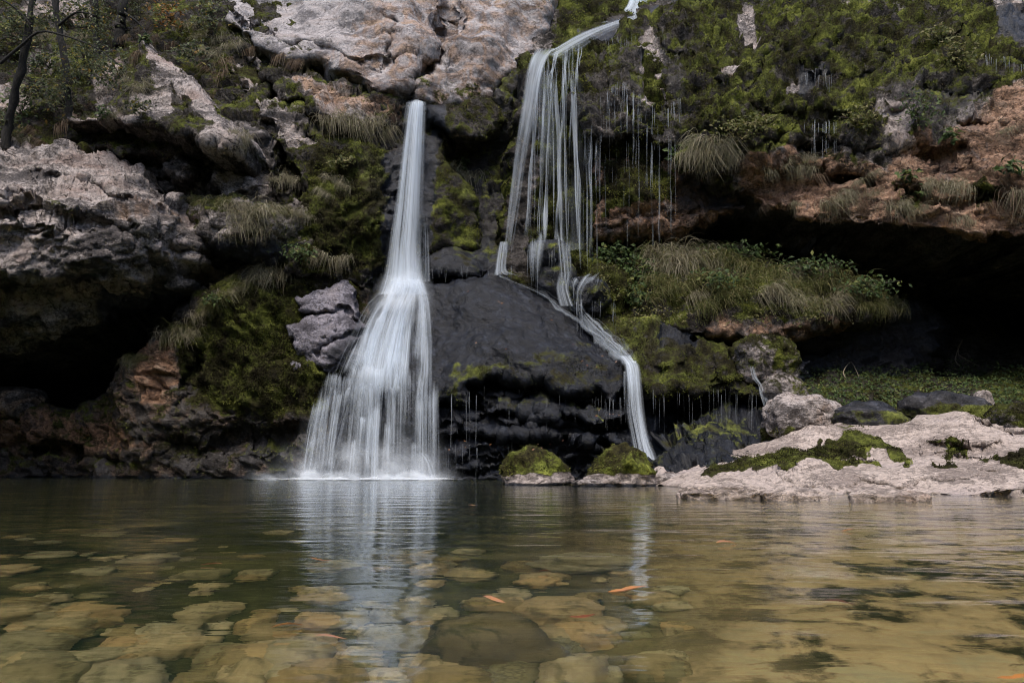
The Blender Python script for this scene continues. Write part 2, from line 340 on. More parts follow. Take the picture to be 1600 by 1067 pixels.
def bed_material():
    t = NT('pool_bed'); co = t.n('ShaderNodeTexCoord').outputs['Object']; sand = t.attr('sand')
    a = t.noise(co, 1.2, 6, .6, .8); b = t.noise(co, 5, 6, .65, .5); c = t.noise(co, 22, 4, .6)
    mud = t.ramp(a, [(.36, (0.022, 0.024, 0.009)), (.52, (0.07, 0.07, 0.03)), (.7, (0.20, 0.17, 0.085))])
    sn = t.ramp(b, [(.3, (0.34, 0.26, 0.14)), (.55, (0.60, 0.47, 0.28)), (.75, (0.52, 0.49, 0.33))])
    col = t.mix(sand, mud, sn)
    alg = t.math('MULTIPLY', t.sm(t.math('ADD', t.math('MULTIPLY', a, .5), t.math('MULTIPLY', b, .5)), .52, .44), t.attr('algae'))
    col = t.mix(t.math('MULTIPLY', alg, .85), col, (0.03, 0.026, 0.010))
    col = t.mix(.4, col, t.ramp(c, [(.3, .55), (.7, 1.0)]), 'MULTIPLY')
    s = t.n('ShaderNodeBsdfPrincipled'); t.l(col, s.inputs['Base Color']); s.inputs['Roughness'].default_value = .9; s.inputs['Specular IOR Level'].default_value = .1
    bu = t.n('ShaderNodeBump'); bu.inputs['Distance'].default_value = .03; t.l(b, bu.inputs['Height']); t.l(bu.outputs[0], s.inputs['Normal']); t.surf(s.outputs[0]); return t.m
def stone_material(name='river_stone', k=1.0, alg=.6):
    t = NT(name); co = t.n('ShaderNodeTexCoord').outputs['Object']
    ri = t.n('ShaderNodeObjectInfo').outputs['Random']
    a = t.noise(co, 2.2, 4, .6, .4); b = t.noise(co, 12, 4, .6)
    base = t.ramp(ri, [(p_, tuple(q_ * k for q_ in c_)) for p_, c_ in [(0, (0.30, 0.23, 0.12)), (.2, (0.50, 0.42, 0.26)), (.4, (0.24, 0.215, 0.125)), (.6, (0.42, 0.38, 0.26)), (.8, (0.52, 0.38, 0.20)), (1, (0.20, 0.17, 0.085))]])
    col = t.mix(t.math('MULTIPLY', t.sm(a, .50, .36), alg), base, (0.07, 0.068, 0.025)); col = t.mix(.35, col, t.ramp(b, [(.3, .5), (.7, 1.)]), 'MULTIPLY')
    s = t.n('ShaderNodeBsdfPrincipled'); t.l(col, s.inputs['Base Color']); s.inputs['Roughness'].default_value = .85; s.inputs['Specular IOR Level'].default_value = .1
    t.surf(s.outputs[0]); return t.m
def foam_material():
    t = NT('splash_foam'); co = t.n('ShaderNodeTexCoord').outputs['Object']; dens = t.attr('dens')
    a = t.noise(t.mapping(co, (2.5, 2.5, 1.2)), 1.2, 5, .65)
    al = t.math('MULTIPLY', t.math('MULTIPLY', t.math('SUBTRACT', t.math('ADD', a, dens), .62), 1.6, clamp=True), .85)
    d = t.n('ShaderNodeBsdfDiffuse'); d.inputs[0].default_value = (.86, .90, .95, 1); tp = t.n('ShaderNodeBsdfTransparent')
    mx = t.n('ShaderNodeMixShader'); t.l(al, mx.inputs[0]); t.l(tp.outputs[0], mx.inputs[1]); t.l(d.outputs[0], mx.inputs[2]); t.surf(mx.outputs[0]); return t.m
M_POOL, M_BED, M_STONE, M_FOAM = pool_material(), bed_material(), stone_material(), foam_material()

# ------------------------------------------------------------------ rock sheets: real surfaces at their own distance, with their sides and undersides
ZS = 4; ZX0, ZY0, ZW, ZH = -240, -240, 520, 330
ZB = np.full((ZH, ZW), 1e3)
MOSSPTS = []                                  # (points, normals, weight) gathered for the moss cushions
def record(v):
    x, y = proj(v); i = ((x - ZX0) / ZS).astype(int); j = ((y - ZY0) / ZS).astype(int)
    ok = (i >= 0) & (i < ZW) & (j >= 0) & (j < ZH); np.minimum.at(ZB, (j[ok], i[ok]), v[ok, 1])
def depth(px, py, r=1):
    i = int((px - ZX0) / ZS); j = int((py - ZY0) / ZS)
    w = ZB[max(j - r, 0):j + r + 1, max(i - r, 0):i + r + 1]; w = w[w < 900]
    return float(np.median(w)) if len(w) else 21.0
def on(px, py, off=0.0):
    return P(px, py, depth(px, py) + off)
def rockdisp(v, q=(1, 1, 1), A=.35, B=.16, C=.05, D=.0, E=.0, moss=None, seed=0, dip=18, fs=1.0):
    c, s = math.cos(R(dip)), math.sin(R(dip))
    w = v * fs
    r = np.stack([w[:, 0] * c + w[:, 2] * s, w[:, 1], (-w[:, 0] * s + w[:, 2] * c) * 2.0], 1)
    d = A * fbm(w * .35, 3, seed) + .45 * B * ridged(r * .45, 3, seed + 3) + C * .7 * fbm(w * 5, 4, seed + 5, .6)
    rk = 1.0 if moss is None else 1 - .7 * np.clip(moss, 0, 1)
    if D:
        wob = np.stack([fbm(w * .9, 4, seed + 40), fbm(w * .9, 4, seed + 41), fbm(w * .9, 4, seed + 42)], 1)
        v1, e1 = facets(r * .45 + .30 * wob, seed + 9); v2, e2 = facets(r * 1.25 + .35 * wob, seed + 10); v3, e3 = facets(r * 3.1 + .5 * wob, seed + 11)
        d = d + D * rk * (.9 * v1 + .40 * v2 + .13 * v3 - .25 * (1 - sstep(0, .09, e1)) - .10 * (1 - sstep(0, .10, e2)))
    if E and moss is not None:
        d = d + E * moss * (.9 * billow(w * .8, 2, seed + 61) + .6 * billow(w * 2.1, 3, seed + 60, .55) - .7)
    return d
def sheet(name, poly, ctrl, mat=None, step=3, warp=7, skirt=1.5, edge=(.5, 18), A=.35, B=.16, C=.05, D=.0, E=.12, masks=(), base=(0, 0, 0, .5), cracks=(), bulges=(), seed=0, dip=18, rings=6, mossw=1.0, rec=True):
    poly = np.asarray(poly, float); x0, y0 = poly.min(0) - 5 * step - warp; x1, y1 = poly.max(0) + 5 * step + warp
    gx = np.arange(x0, x1 + step, step); gy = np.arange(y0, y1 + step, step); nx, ny = len(gx), len(gy)
    X, Yp = np.meshgrid(gx, gy); X = X.ravel(); Yp = Yp.ravel()
    wx = X + warp * (1.6 * n2(X, Yp, 42, 3, seed + 1) + .0); wy = Yp + warp * 1.6 * n2(X, Yp, 42, 3, seed + 2)
    s = seg_d(wx, wy, poly, True)
    sg = s.reshape(ny, nx); ggy, ggx = np.gradient(sg, step); gn = np.hypot(ggx, ggy) + 1e-6
    keep_v = s > 0
    kv = keep_v.reshape(ny, nx); cell = kv[:-1, :-1] | kv[1:, :-1] | kv[:-1, 1:] | kv[1:, 1:]
    idx = np.arange(nx * ny).reshape(ny, nx)
    q = np.stack([idx[:-1, :-1][cell], idx[1:, :-1][cell], idx[1:, 1:][cell], idx[:-1, 1:][cell]], 1)
    out = ~keep_v; fx, fy = (ggx / gn).ravel(), (ggy / gn).ravel(); mv = np.clip(-s, 0, 1.5 * step) / np.clip(gn.ravel(), .4, 2)
    X = np.where(out, X + fx * mv, X); Yp = np.where(out, Yp + fy * mv, Yp)
    used = np.zeros(nx * ny, bool); used[q.ravel()] = True; remap = np.cumsum(used) - 1
    q = remap[q]; X, Yp, s, wx, wy = X[used], Yp[used], np.clip(s[used], 0, None), wx[used], wy[used]
    D_ = rbf(ctrl)(X, Yp)
    if edge[0]: D_ = D_ + edge[0] * (1 - np.sqrt(np.clip(1 - (1 - np.clip(s / edge[1], 0, 1)) ** 2, 0, 1)))
    for pts, wd, dp in cracks:
        dd = seg_d(wx + 6 * n2(X, Yp, 16, 2, seed + 8), wy + 6 * n2(X, Yp, 16, 2, seed + 9), pts, False); D_ = D_ + dp * np.exp(-(dd / wd) ** 2)
    for bx, by, rx, ry, am in bulges:
        D_ = D_ - am * np.sqrt(np.clip(1 - ((wx - bx) / rx) ** 2 - ((wy - by) / ry) ** 2, 0, 1))
    v = P(X, Yp, D_)
    at = {k: np.full(len(v), float(b)) for k, b in zip(('moss', 'wet', 'warm', 'pale'), base)}
    for k, mp, val, fe in masks:
        mx = wx + 12 * n2(X, Yp, 30, 3, seed + 21); my = wy + 12 * n2(X, Yp, 30, 3, seed + 22)
        m = sstep(-fe * .5, fe * .5, seg_d(mx, my, mp, True)); at[k] = at[k] * (1 - m) + val * m
    # sides and underside
    e = np.concatenate([q[:, [0, 1]], q[:, [1, 2]], q[:, [2, 3]], q[:, [3, 0]]]); key = np.sort(e, 1); key = key[:, 0].astype(np.int64) * len(v) + key[:, 1]
    u_, inv, cn = np.unique(key, return_inverse=True, return_counts=True); be = e[cn[inv] == 1]
    bv = np.unique(be); quads = [q]; vs = [v]; n0 = len(v); mp_ = np.full(n0, -1); mp_[bv] = np.arange(len(bv)); prev = bv
    src = [np.arange(n0)]
    if skirt:
        for k in range(1, rings + 1):
            tt = (k / rings) ** 1.4 * skirt
            nv = v[bv] + np.array([0, 1, 0]) * tt
            vs.append(nv); src.append(bv); cur = n0 + (k - 1) * len(bv) + np.arange(len(bv))
            a = mp_[be[:, 0]]; b = mp_[be[:, 1]]
            quads.append(np.stack([prev[b], prev[a], cur[a], cur[b]], 1)); prev = cur
    v = np.concatenate(vs); q = np.concatenate(quads); src = np.concatenate(src)
    for k in at: at[k] = at[k][src]
    if skirt > 3:  # cave roofs and deep undersides get a darker colour to deepen their shade
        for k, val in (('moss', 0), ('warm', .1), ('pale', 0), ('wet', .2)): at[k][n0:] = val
    nrm = vnormals(v, q)
    d = rockdisp(v, A=A, B=B, C=C, D=D, E=E, moss=at['moss'], seed=seed, dip=dip)
    v = v + nrm * d[:, None]
    if skirt:
        bf = q[len(quads[0]):]
    at['wet'] = np.maximum(at['wet'], (.2 if mat is SHORE else .75) * (1 - sstep(.03, .11, v[:, 2] + .04 * fbm(v * 2.2, 3, 5))))
    nrm2 = vnormals(v, q)
    if rec: record(v[:n0])
    if mossw and at['moss'].max() > .25:
        w = np.clip(at['moss'] - .25, 0, 1) * mossw; k = w[:n0] > .02
        MOSSPTS.append((v[:n0][k], nrm2[:n0][k], w[:n0][k], np.zeros(k.sum())))
    return link(name, mesh(name, v, q, mat or ROCK, at))

ICO = {}
def ico(sub):
    if sub not in ICO:
        import bmesh
        bm = bmesh.new(); bmesh.ops.create_icosphere(bm, subdivisions=sub, radius=1)
        ICO[sub] = (np.array([w.co[:] for w in bm.verts]), np.array([[w.index for w in f.verts] for f in bm.faces])); bm.free()
    return ICO[sub]
def tri_normals(v, t):
    n = np.cross(v[t[:, 1]] - v[t[:, 0]], v[t[:, 2]] - v[t[:, 0]]); o = np.zeros_like(v)
    for k in range(3):
        for j in range(3): o[:, j] += np.bincount(t[:, k], n[:, j], len(v))
    return o / (np.linalg.norm(o, axis=1, keepdims=True) + 1e-12)
def boulder(name, x0, y0, x1, y1, Y, seed=0, moss=(0, 2, 0), wet=0, warm=0, pale=.6, mat=None, low=.35, dep=.8, sub=5, boxy=2.4, lean=0, A=.5, parent=None, tilt=0, peak=0, fuzz=1.0, bias=0.0):
    """moss = (height fraction where it starts, where it ends, amount); low = how far up the box its widest girth is"""
    v, t = ico(sub); v = v.copy()
    nrm = (np.abs(v) ** boxy).sum(1) ** (-1 / boxy); v = v * nrm[:, None]
    c0, c1 = P(x0, (y0 + y1) / 2, Y)[0], P(x1, (y0 + y1) / 2, Y)[0]; zt, zb = P(0, y0, Y)[2], P(0, y1, Y)[2]
    rx = (c1 - c0) / 2; h = zt - zb; zc = zb + h * low; rz = zt - zc; ry = rx * dep
    n = v / np.linalg.norm(v, axis=1, keepdims=True)
    sc = np.array([rx, ry, rz]); sd = np.array([seed * 3.1, seed * 1.7, seed * .9])
    f = 1 + A * .34 * fbm(n * 1.1 + sd, 3, seed) + A * .12 * ridged(n * 2.2 + sd, 3, seed + 2)
    _, _, ci = worley(n * 1.4 + sd, seed + 4)
    v = v * f[:, None] * sc
    if peak: v[:, 2] *= 1 - peak * np.abs(v[:, 0] / rx - (.18 * math.sin(seed))) - .15 * peak * np.abs(v[:, 1] / ry)
    # refit to the outline
    v[:, 0] *= 2 * rx / np.ptp(v[:, 0]); v[:, 0] -= v[:, 0].mean() * 0 + (v[:, 0].max() + v[:, 0].min()) / 2
    v[:, 2] *= rz / v[:, 2].max()
    low_ = v[:, 2] < 0; v[low_, 2] *= max(1.0, (h * low + .25) / (rz + 1e-6))
    v[:, 0] += lean * v[:, 2]
    ctr = np.array([(c0 + c1) / 2, Y + ry * .5, zc]); w = v + ctr
    nn = tri_normals(w, t)
    frac = (w[:, 2] - zb) / h + .10 * fbm(w * 2.5, 3, seed + 7) + tilt * v[:, 0] / rx
    mo = moss[2] * sstep(moss[0] - .08, moss[0] + .08, frac) * (1 - sstep(moss[1] - .1, moss[1] + .1, frac))
    d = min(rx, rz) * (.07 * fbm(w * 3.2, 4, seed + 8, .6) + .05 * ridged(w * 1.8, 3, seed + 11)) + .05 * mo * (billow(w * 4, 3, seed + 12) - .5)
    w = w + nn * d[:, None]
    base = np.array([(c0 + c1) / 2, Y + ry * .5, zb])
    at = dict(moss=mo, wet=np.maximum(float(wet), (.25 if mat is SHORE else .7) * (1 - sstep(.02, .08, w[:, 2] + .04 * fbm(w * 2.2, 3, 5)))), warm=np.full(len(w), float(warm)), pale=np.full(len(w), float(pale)))
    if mo.max() > .3:
        k = (mo > .3) & (nn[:, 1] < .5); MOSSPTS.append((w[k], nn[k], (mo[k] - .25) * fuzz, np.full(k.sum(), bias)))
    record(w)
    return link(name, mesh(name, w - base, t, mat or ROCK, at), parent, base)

# ================================================================== THE SETTING
def st(o, label=None): return kind(o, 'structure', label)
def rect(x0, y0, x1, y1): return [(x0, y0), (x1, y0), (x1, y1), (x0, y1)]
# far wall of the gorge and cave backs; unseen ends bent forward to shut out sky light
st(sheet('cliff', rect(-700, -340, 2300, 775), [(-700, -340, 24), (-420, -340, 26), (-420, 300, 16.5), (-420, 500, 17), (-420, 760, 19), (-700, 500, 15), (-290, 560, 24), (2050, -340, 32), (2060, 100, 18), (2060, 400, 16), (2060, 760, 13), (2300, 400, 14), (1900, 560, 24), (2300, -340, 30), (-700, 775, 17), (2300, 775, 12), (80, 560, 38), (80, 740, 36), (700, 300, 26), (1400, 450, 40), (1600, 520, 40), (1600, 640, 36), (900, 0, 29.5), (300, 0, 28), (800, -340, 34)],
         step=9, skirt=0, edge=(0, 1), A=.8, B=.3, base=(.0, .9, .0, .0), seed=3, rec=True, mossw=0))  # wet rock tone set high, which also dims the cave backs
# upper left wooded slope
st(sheet('cliff', [(-250, -260), (480, -260), (480, 30), (430, 130), (400, 230), (250, 250), (110, 240), (60, 262), (-250, 262)],
         [(-250, 250, 20.5), (100, 230, 20.8), (250, 240, 20.9), (400, 230, 21.5), (-200, 0, 25), (200, 60, 23.5), (100, 150, 21.8), (400, 50, 24), (200, -250, 29), (480, -250, 29.5)],
         base=(.52, .15, .35, .12), D=.35, seed=11, masks=[('pale', rect(40, -5, 140, 25), 1, 10), ('moss', rect(40, -5, 140, 25), 0, 10), ('pale', rect(-20, 120, 40, 175), .9, 16), ('moss', rect(-20, 120, 40, 175), 0.1, 16),
          ('pale', rect(40, 75, 80, 110), .9, 16), ('pale', rect(150, 100, 195, 190), .85, 20), ('moss', rect(150, 100, 195, 190), .2, 20), ('pale', rect(110, 168, 200, 190), .8, 10), ('moss', rect(110, 168, 200, 190), .1, 10)]))
# pale ridge with its dark underside
st(sheet('cliff', [(222, 66), (250, 78), (285, 110), (335, 160), (388, 222), (372, 236), (330, 226), (290, 214), (240, 200), (180, 185), (105, 190), (130, 172), (180, 160), (205, 120)],
         [(225, 70, 21.3), (385, 225, 19.9), (300, 130, 20.5), (105, 187, 20.2), (240, 198, 19.5), (350, 225, 19.5), (180, 165, 20.3), (210, 120, 21), (260, 150, 20.2)],
         skirt=1.5, rings=10, base=(.5, 0, .2, .35), D=.16, B=.14, A=.25, seed=14, step=2.5, masks=[(k, p_, v_, 9) for p_ in ([(222, 64), (252, 76), (292, 110), (342, 163), (392, 222), (366, 220), (318, 178), (275, 134), (238, 96)], [(212, 148), (262, 138), (268, 168), (244, 182), (216, 172)], [(165, 168), (215, 172), (215, 188), (110, 190), (135, 178)], [(235, 110), (262, 120), (258, 132), (236, 126)], [(318, 205), (350, 200), (372, 236), (330, 228)]) for k, v_ in (('moss', .0), ('pale', 1.0), ('warm', 0))]))
# recess behind it
st(sheet('cliff', [(60, 205), (400, 205), (490, 330), (470, 430), (320, 450), (280, 340), (200, 270)],
         [(80, 230, 22), (200, 240, 22), (250, 250, 21.8), (380, 240, 21.7), (330, 310, 21.5), (440, 300, 21.6), (400, 400, 22)], bulges=[(286, 258, 34, 26, .9), (370, 285, 40, 30, .6), (350, 320, 50, 20, .5)],
         base=(.05, .45, .05, .35), D=.35, seed=17, masks=[('pale', rect(340, 255, 420, 310), .8, 20), ('wet', rect(320, 250, 420, 310), .1, 20)]))
# broad pale face, left
st(sheet('cliff', [(-260, 215), (40, 222), (100, 232), (170, 246), (235, 266), (290, 300), (318, 345), (332, 385), (330, 415), (260, 432), (200, 446), (100, 440), (0, 436), (-260, 436)],
         [(0, 225, 20.1), (170, 250, 20.5), (290, 300, 20.8), (330, 400, 21), (100, 320, 18.5), (0, 320, 18.1), (200, 330, 19), (-250, 330, 17.5), (100, 360, 18.5), (100, 440, 19.3), (0, 436, 18.9), (250, 432, 20.4), (-250, 436, 18.3), (260, 390, 19.8), (100, 400, 18.8), (180, 380, 19.2)],
         skirt=2.5, base=(.05, .0, .16, .82), D=.27, B=.42, A=.5, seed=21, step=2.5, dip=24, cracks=[([(-250, 300), (40, 325), (150, 350), (330, 400)], 6, .5), ([(60, 270), (150, 300), (260, 330)], 4, .3)],
         masks=[('warm', [(170, 300), (280, 320), (300, 350), (180, 345)], .5, 25), ('moss', [(55, 305), (120, 312), (125, 330), (60, 322)], .55, 12), ('pale', [(-260, 350), (80, 350), (200, 385), (330, 400), (330, 450), (-260, 450)], .62, 40)]))
# lower dark ledge over the left cave
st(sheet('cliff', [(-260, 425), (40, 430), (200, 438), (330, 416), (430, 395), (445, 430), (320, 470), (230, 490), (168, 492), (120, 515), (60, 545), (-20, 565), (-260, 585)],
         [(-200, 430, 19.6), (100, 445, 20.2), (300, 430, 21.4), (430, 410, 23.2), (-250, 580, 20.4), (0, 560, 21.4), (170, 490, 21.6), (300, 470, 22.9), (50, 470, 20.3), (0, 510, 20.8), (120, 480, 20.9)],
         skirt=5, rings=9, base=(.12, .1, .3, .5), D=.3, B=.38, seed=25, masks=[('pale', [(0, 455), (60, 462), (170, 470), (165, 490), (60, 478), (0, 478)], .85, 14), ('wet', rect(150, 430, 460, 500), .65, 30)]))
# big pale and pink wall, upper middle left
st(sheet('cliff', [(343, -260), (700, -260), (880, -260), (860, 20), (838, 90), (790, 132), (760, 165), (690, 172), (640, 155), (560, 130), (500, 100), (440, 94), (400, 72), (348, 36)],
         [(350, 30, 23.6), (500, 92, 22.7), (560, 120, 22.5), (640, 145, 22.5), (420, 0, 24.4), (560, 20, 23.6), (640, 0, 23.6), (640, 90, 22.6), (760, 155, 23.7), (840, 60, 25), (700, 60, 23.3), (343, -250, 29), (880, -250, 31), (740, 110, 23.2), (780, 60, 24)],
         mat=SLAB, skirt=2, base=(.10, .05, .5, .74), D=.11, B=.10, A=.6, C=.03, seed=31, step=2.5, dip=8, cracks=[([(706, -20), (700, 40), (682, 85), (655, 118), (640, 150)], 7, .9), ([(345, 10), (440, 60), (560, 95), (660, 80)], 3, .25), ([(560, -30), (620, 40), (600, 100)], 3, .3)],
         masks=[('pale', [(340, -10), (640, -40), (640, 20), (560, 60), (480, 92), (340, 40)], 1.0, 30), ('warm', [(300, -40), (560, -40), (540, 60), (480, 100), (330, 40)], 0, 60),
                ('moss', [(340, 30), (440, 55), (500, 78), (500, 100), (340, 60)], .4, 12), ('moss', [(720, -100), (850, -100), (850, 60), (800, 40)], .35, 30), ('pale', [(700, 40), (800, 60), (780, 150), (680, 150)], .55, 30), ('moss', rect(640, 125, 760, 180), .5, 20), ('wet', rect(560, 110, 660, 170), .5, 24)]))
# mossy slope behind the stream, top middle
st(sheet('cliff', [(780, -260), (1250, -260), (1120, 20), (1000, 28), (900, 75), (840, 115), (790, 140), (820, 60)],
         [(830, 110, 24.6), (1000, 22, 27.2), (900, 0, 26.6), (1000, -250, 34), (780, -250, 31.5), (1250, -250, 35), (840, 40, 25.6)], base=(.72, .0, .15, .4), E=.3, D=.25, seed=35,
         masks=[('moss', rect(820, 10, 860, 90), .25, 20)]))
# diagonal mossy band
st(sheet('cliff', [(322, 95), (420, 85), (480, 95), (560, 125), (640, 152), (660, 178), (640, 260), (622, 340), (604, 430), (570, 460), (500, 440), (440, 432), (452, 330), (420, 260), (392, 210)],
         [(340, 100, 23), (480, 100, 23.2), (560, 135, 23), (645, 165, 22.9), (400, 190, 21.8), (500, 200, 21.8), (600, 220, 22.3), (450, 300, 21.3), (540, 320, 20.9), (600, 400, 21.9), (480, 430, 20.8), (560, 440, 21.5), (620, 300, 22.2)],
         skirt=1.5, base=(.50, .15, .25, .22), D=.38, B=.25, A=.5, E=.22, seed=41, step=2.5, dip=35, cracks=[([(340, 70), (392, 115), (450, 165), (530, 205), (640, 215)], 7, 1.0), ([(345, 110), (400, 185), (440, 260), (470, 330)], 7, 1.0), ([(420, 85), (520, 125), (640, 160)], 5, .6)],
         masks=[('pale', [(365, 100), (400, 110), (440, 150), (480, 185), (420, 190), (380, 140)], .85, 20), ('moss', [(490, 220), (610, 230), (600, 420), (470, 420)], .8, 40), ('pale', rect(500, 160, 600, 200), .7, 30), ('pale', [(296, 108), (310, 108), (336, 134), (326, 140)], 1, 8), ('moss', [(296, 108), (310, 108), (336, 134), (326, 140)], 0, 8), ('pale', [(366, 102), (385, 104), (408, 140), (398, 158), (376, 128)], 1, 8), ('moss', [(366, 102), (385, 104), (408, 140), (398, 158), (376, 128)], 0, 8), ('pale', [(400, 180), (450, 190), (490, 212), (440, 214)], .85, 14), ('moss', [(400, 180), (450, 190), (490, 212), (440, 214)], .1, 14), ('pale', [(440, 118), (520, 140), (600, 165), (610, 180), (500, 165)], .7, 16), ('moss', [(440, 118), (520, 140), (600, 165), (610, 180), (500, 165)], .25, 16), ('warm', [(440, 118), (520, 140), (640, 165), (610, 190), (500, 165)], .6, 16), ('wet', [(560, 230), (640, 220), (620, 440), (585, 440)], .75, 20), ('moss', [(600, 230), (660, 200), (640, 440), (590, 440)], .15, 16)]))
st(sheet('cliff', [(296, 312), (360, 306), (440, 322), (488, 328), (505, 370), (480, 402), (420, 416), (350, 396), (320, 370)],
         [(300, 312, 20.6), (480, 330, 20.9), (400, 350, 19.9), (420, 410, 20.9), (330, 380, 20.7)], skirt=1.6, base=(.5, .15, .1, .5), D=.3, E=.2, seed=45, masks=[('pale', rect(340, 335, 380, 360), .85, 10), ('moss', rect(340, 335, 380, 360), .1, 10), ('wet', rect(320, 375, 500, 420), .7, 16)]))
# recessed dark mossy wall between the falls
st(sheet('cliff', [(550, 175), (640, 160), (700, 166), (770, 158), (800, 112), (850, 90), (880, 440), (870, 480), (640, 480), (560, 480)],
         [(640, 168, 22.9), (700, 168, 22.7), (770, 165, 22.9), (800, 120, 23.2), (850, 100, 23.1), (600, 300, 22.8), (700, 300, 23.2), (735, 240, 24.3), (760, 280, 23.8), (830, 300, 23.1), (600, 440, 22.2), (700, 390, 22.7), (760, 390, 22.9), (850, 430, 22.5)],
         skirt=1, base=(.48, .55, .05, .1), D=.3, E=.25, seed=51, masks=[('moss', [(800, 110), (850, 90), (800, 300), (770, 300)], .55, 20), ('moss', rect(700, 340, 800, 400), .4, 20)]))
st(sheet('cliff', [(655, 164), (720, 160), (778, 156), (790, 185), (768, 224), (725, 216), (692, 213), (682, 202), (668, 190)], [(660, 164, 22.4), (775, 158, 22.7), (720, 190, 21.9), (690, 210, 22), (765, 220, 22.2)],
         skirt=1.6, base=(.55, .35, .1, .3), E=.2, seed=53, step=2.5, masks=[('wet', rect(650, 155, 695, 225), .9, 10), ('moss', rect(650, 155, 692, 225), .0, 10), ('warm', rect(690, 158, 740, 172), .6, 8)]))
st(sheet('cliff', [(650, 200), (690, 206), (698, 262), (738, 305), (752, 392), (660, 405), (640, 300)], [(660, 205, 22.5), (690, 215, 22.4), (690, 300, 22.1), (745, 380, 22.3), (655, 400, 22), (650, 300, 22.3)],
         skirt=1.2, base=(.6, .4, .0, .3), E=.2, seed=55, step=2.5, masks=[('wet', [(640, 200), (690, 205), (685, 300), (672, 400), (640, 400)], .95, 10), ('moss', [(640, 200), (688, 205), (680, 300), (670, 400), (640, 400)], .05, 10)]))
st(sheet('cliff', [(655, 384), (720, 380), (790, 374), (805, 400), (798, 428), (740, 436), (665, 438)], [(660, 386, 22.2), (790, 378, 22.4), (720, 405, 21.5), (670, 436, 21.6), (795, 426, 21.8)], skirt=1.2, base=(.36, .7, 0, .2), E=.2, seed=57, step=2.5))
# wet wall behind the broken falls
st(sheet('cliff', [(785, 450), (788, 300), (800, 180), (826, 94), (862, 82), (905, 52), (950, 33), (1000, 14), (1070, -30), (1110, -60), (1130, 300), (1000, 335), (940, 332), (935, 400), (960, 490), (900, 490)],
         [(830, 95, 22.3), (900, 62, 23.4), (960, 38, 24.5), (1040, 10, 25.9), (1100, -60, 28), (840, 130, 21.7), (900, 130, 21.9), (960, 110, 22.3), (1040, 100, 22.8), (820, 250, 21.9), (900, 250, 21.9), (1000, 200, 21.8), (1080, 200, 21.9), (820, 400, 22), (900, 400, 22.1), (930, 330, 22.3), (1000, 320, 22.6)],
         base=(.95, .3, .0, .2), E=.25, D=.15, B=.08, seed=61, step=2.5, masks=[('moss', [(800, 100), (850, 130), (830, 440), (785, 440)], .3, 30), ('pale', rect(830, 180, 930, 300), .5, 40), ('wet', [(900, 60), (1060, -10), (1060, 30), (940, 80)], .75, 10), ('moss', [(900, 60), (1060, -20), (1060, 28), (940, 70)], 0, 8)]))
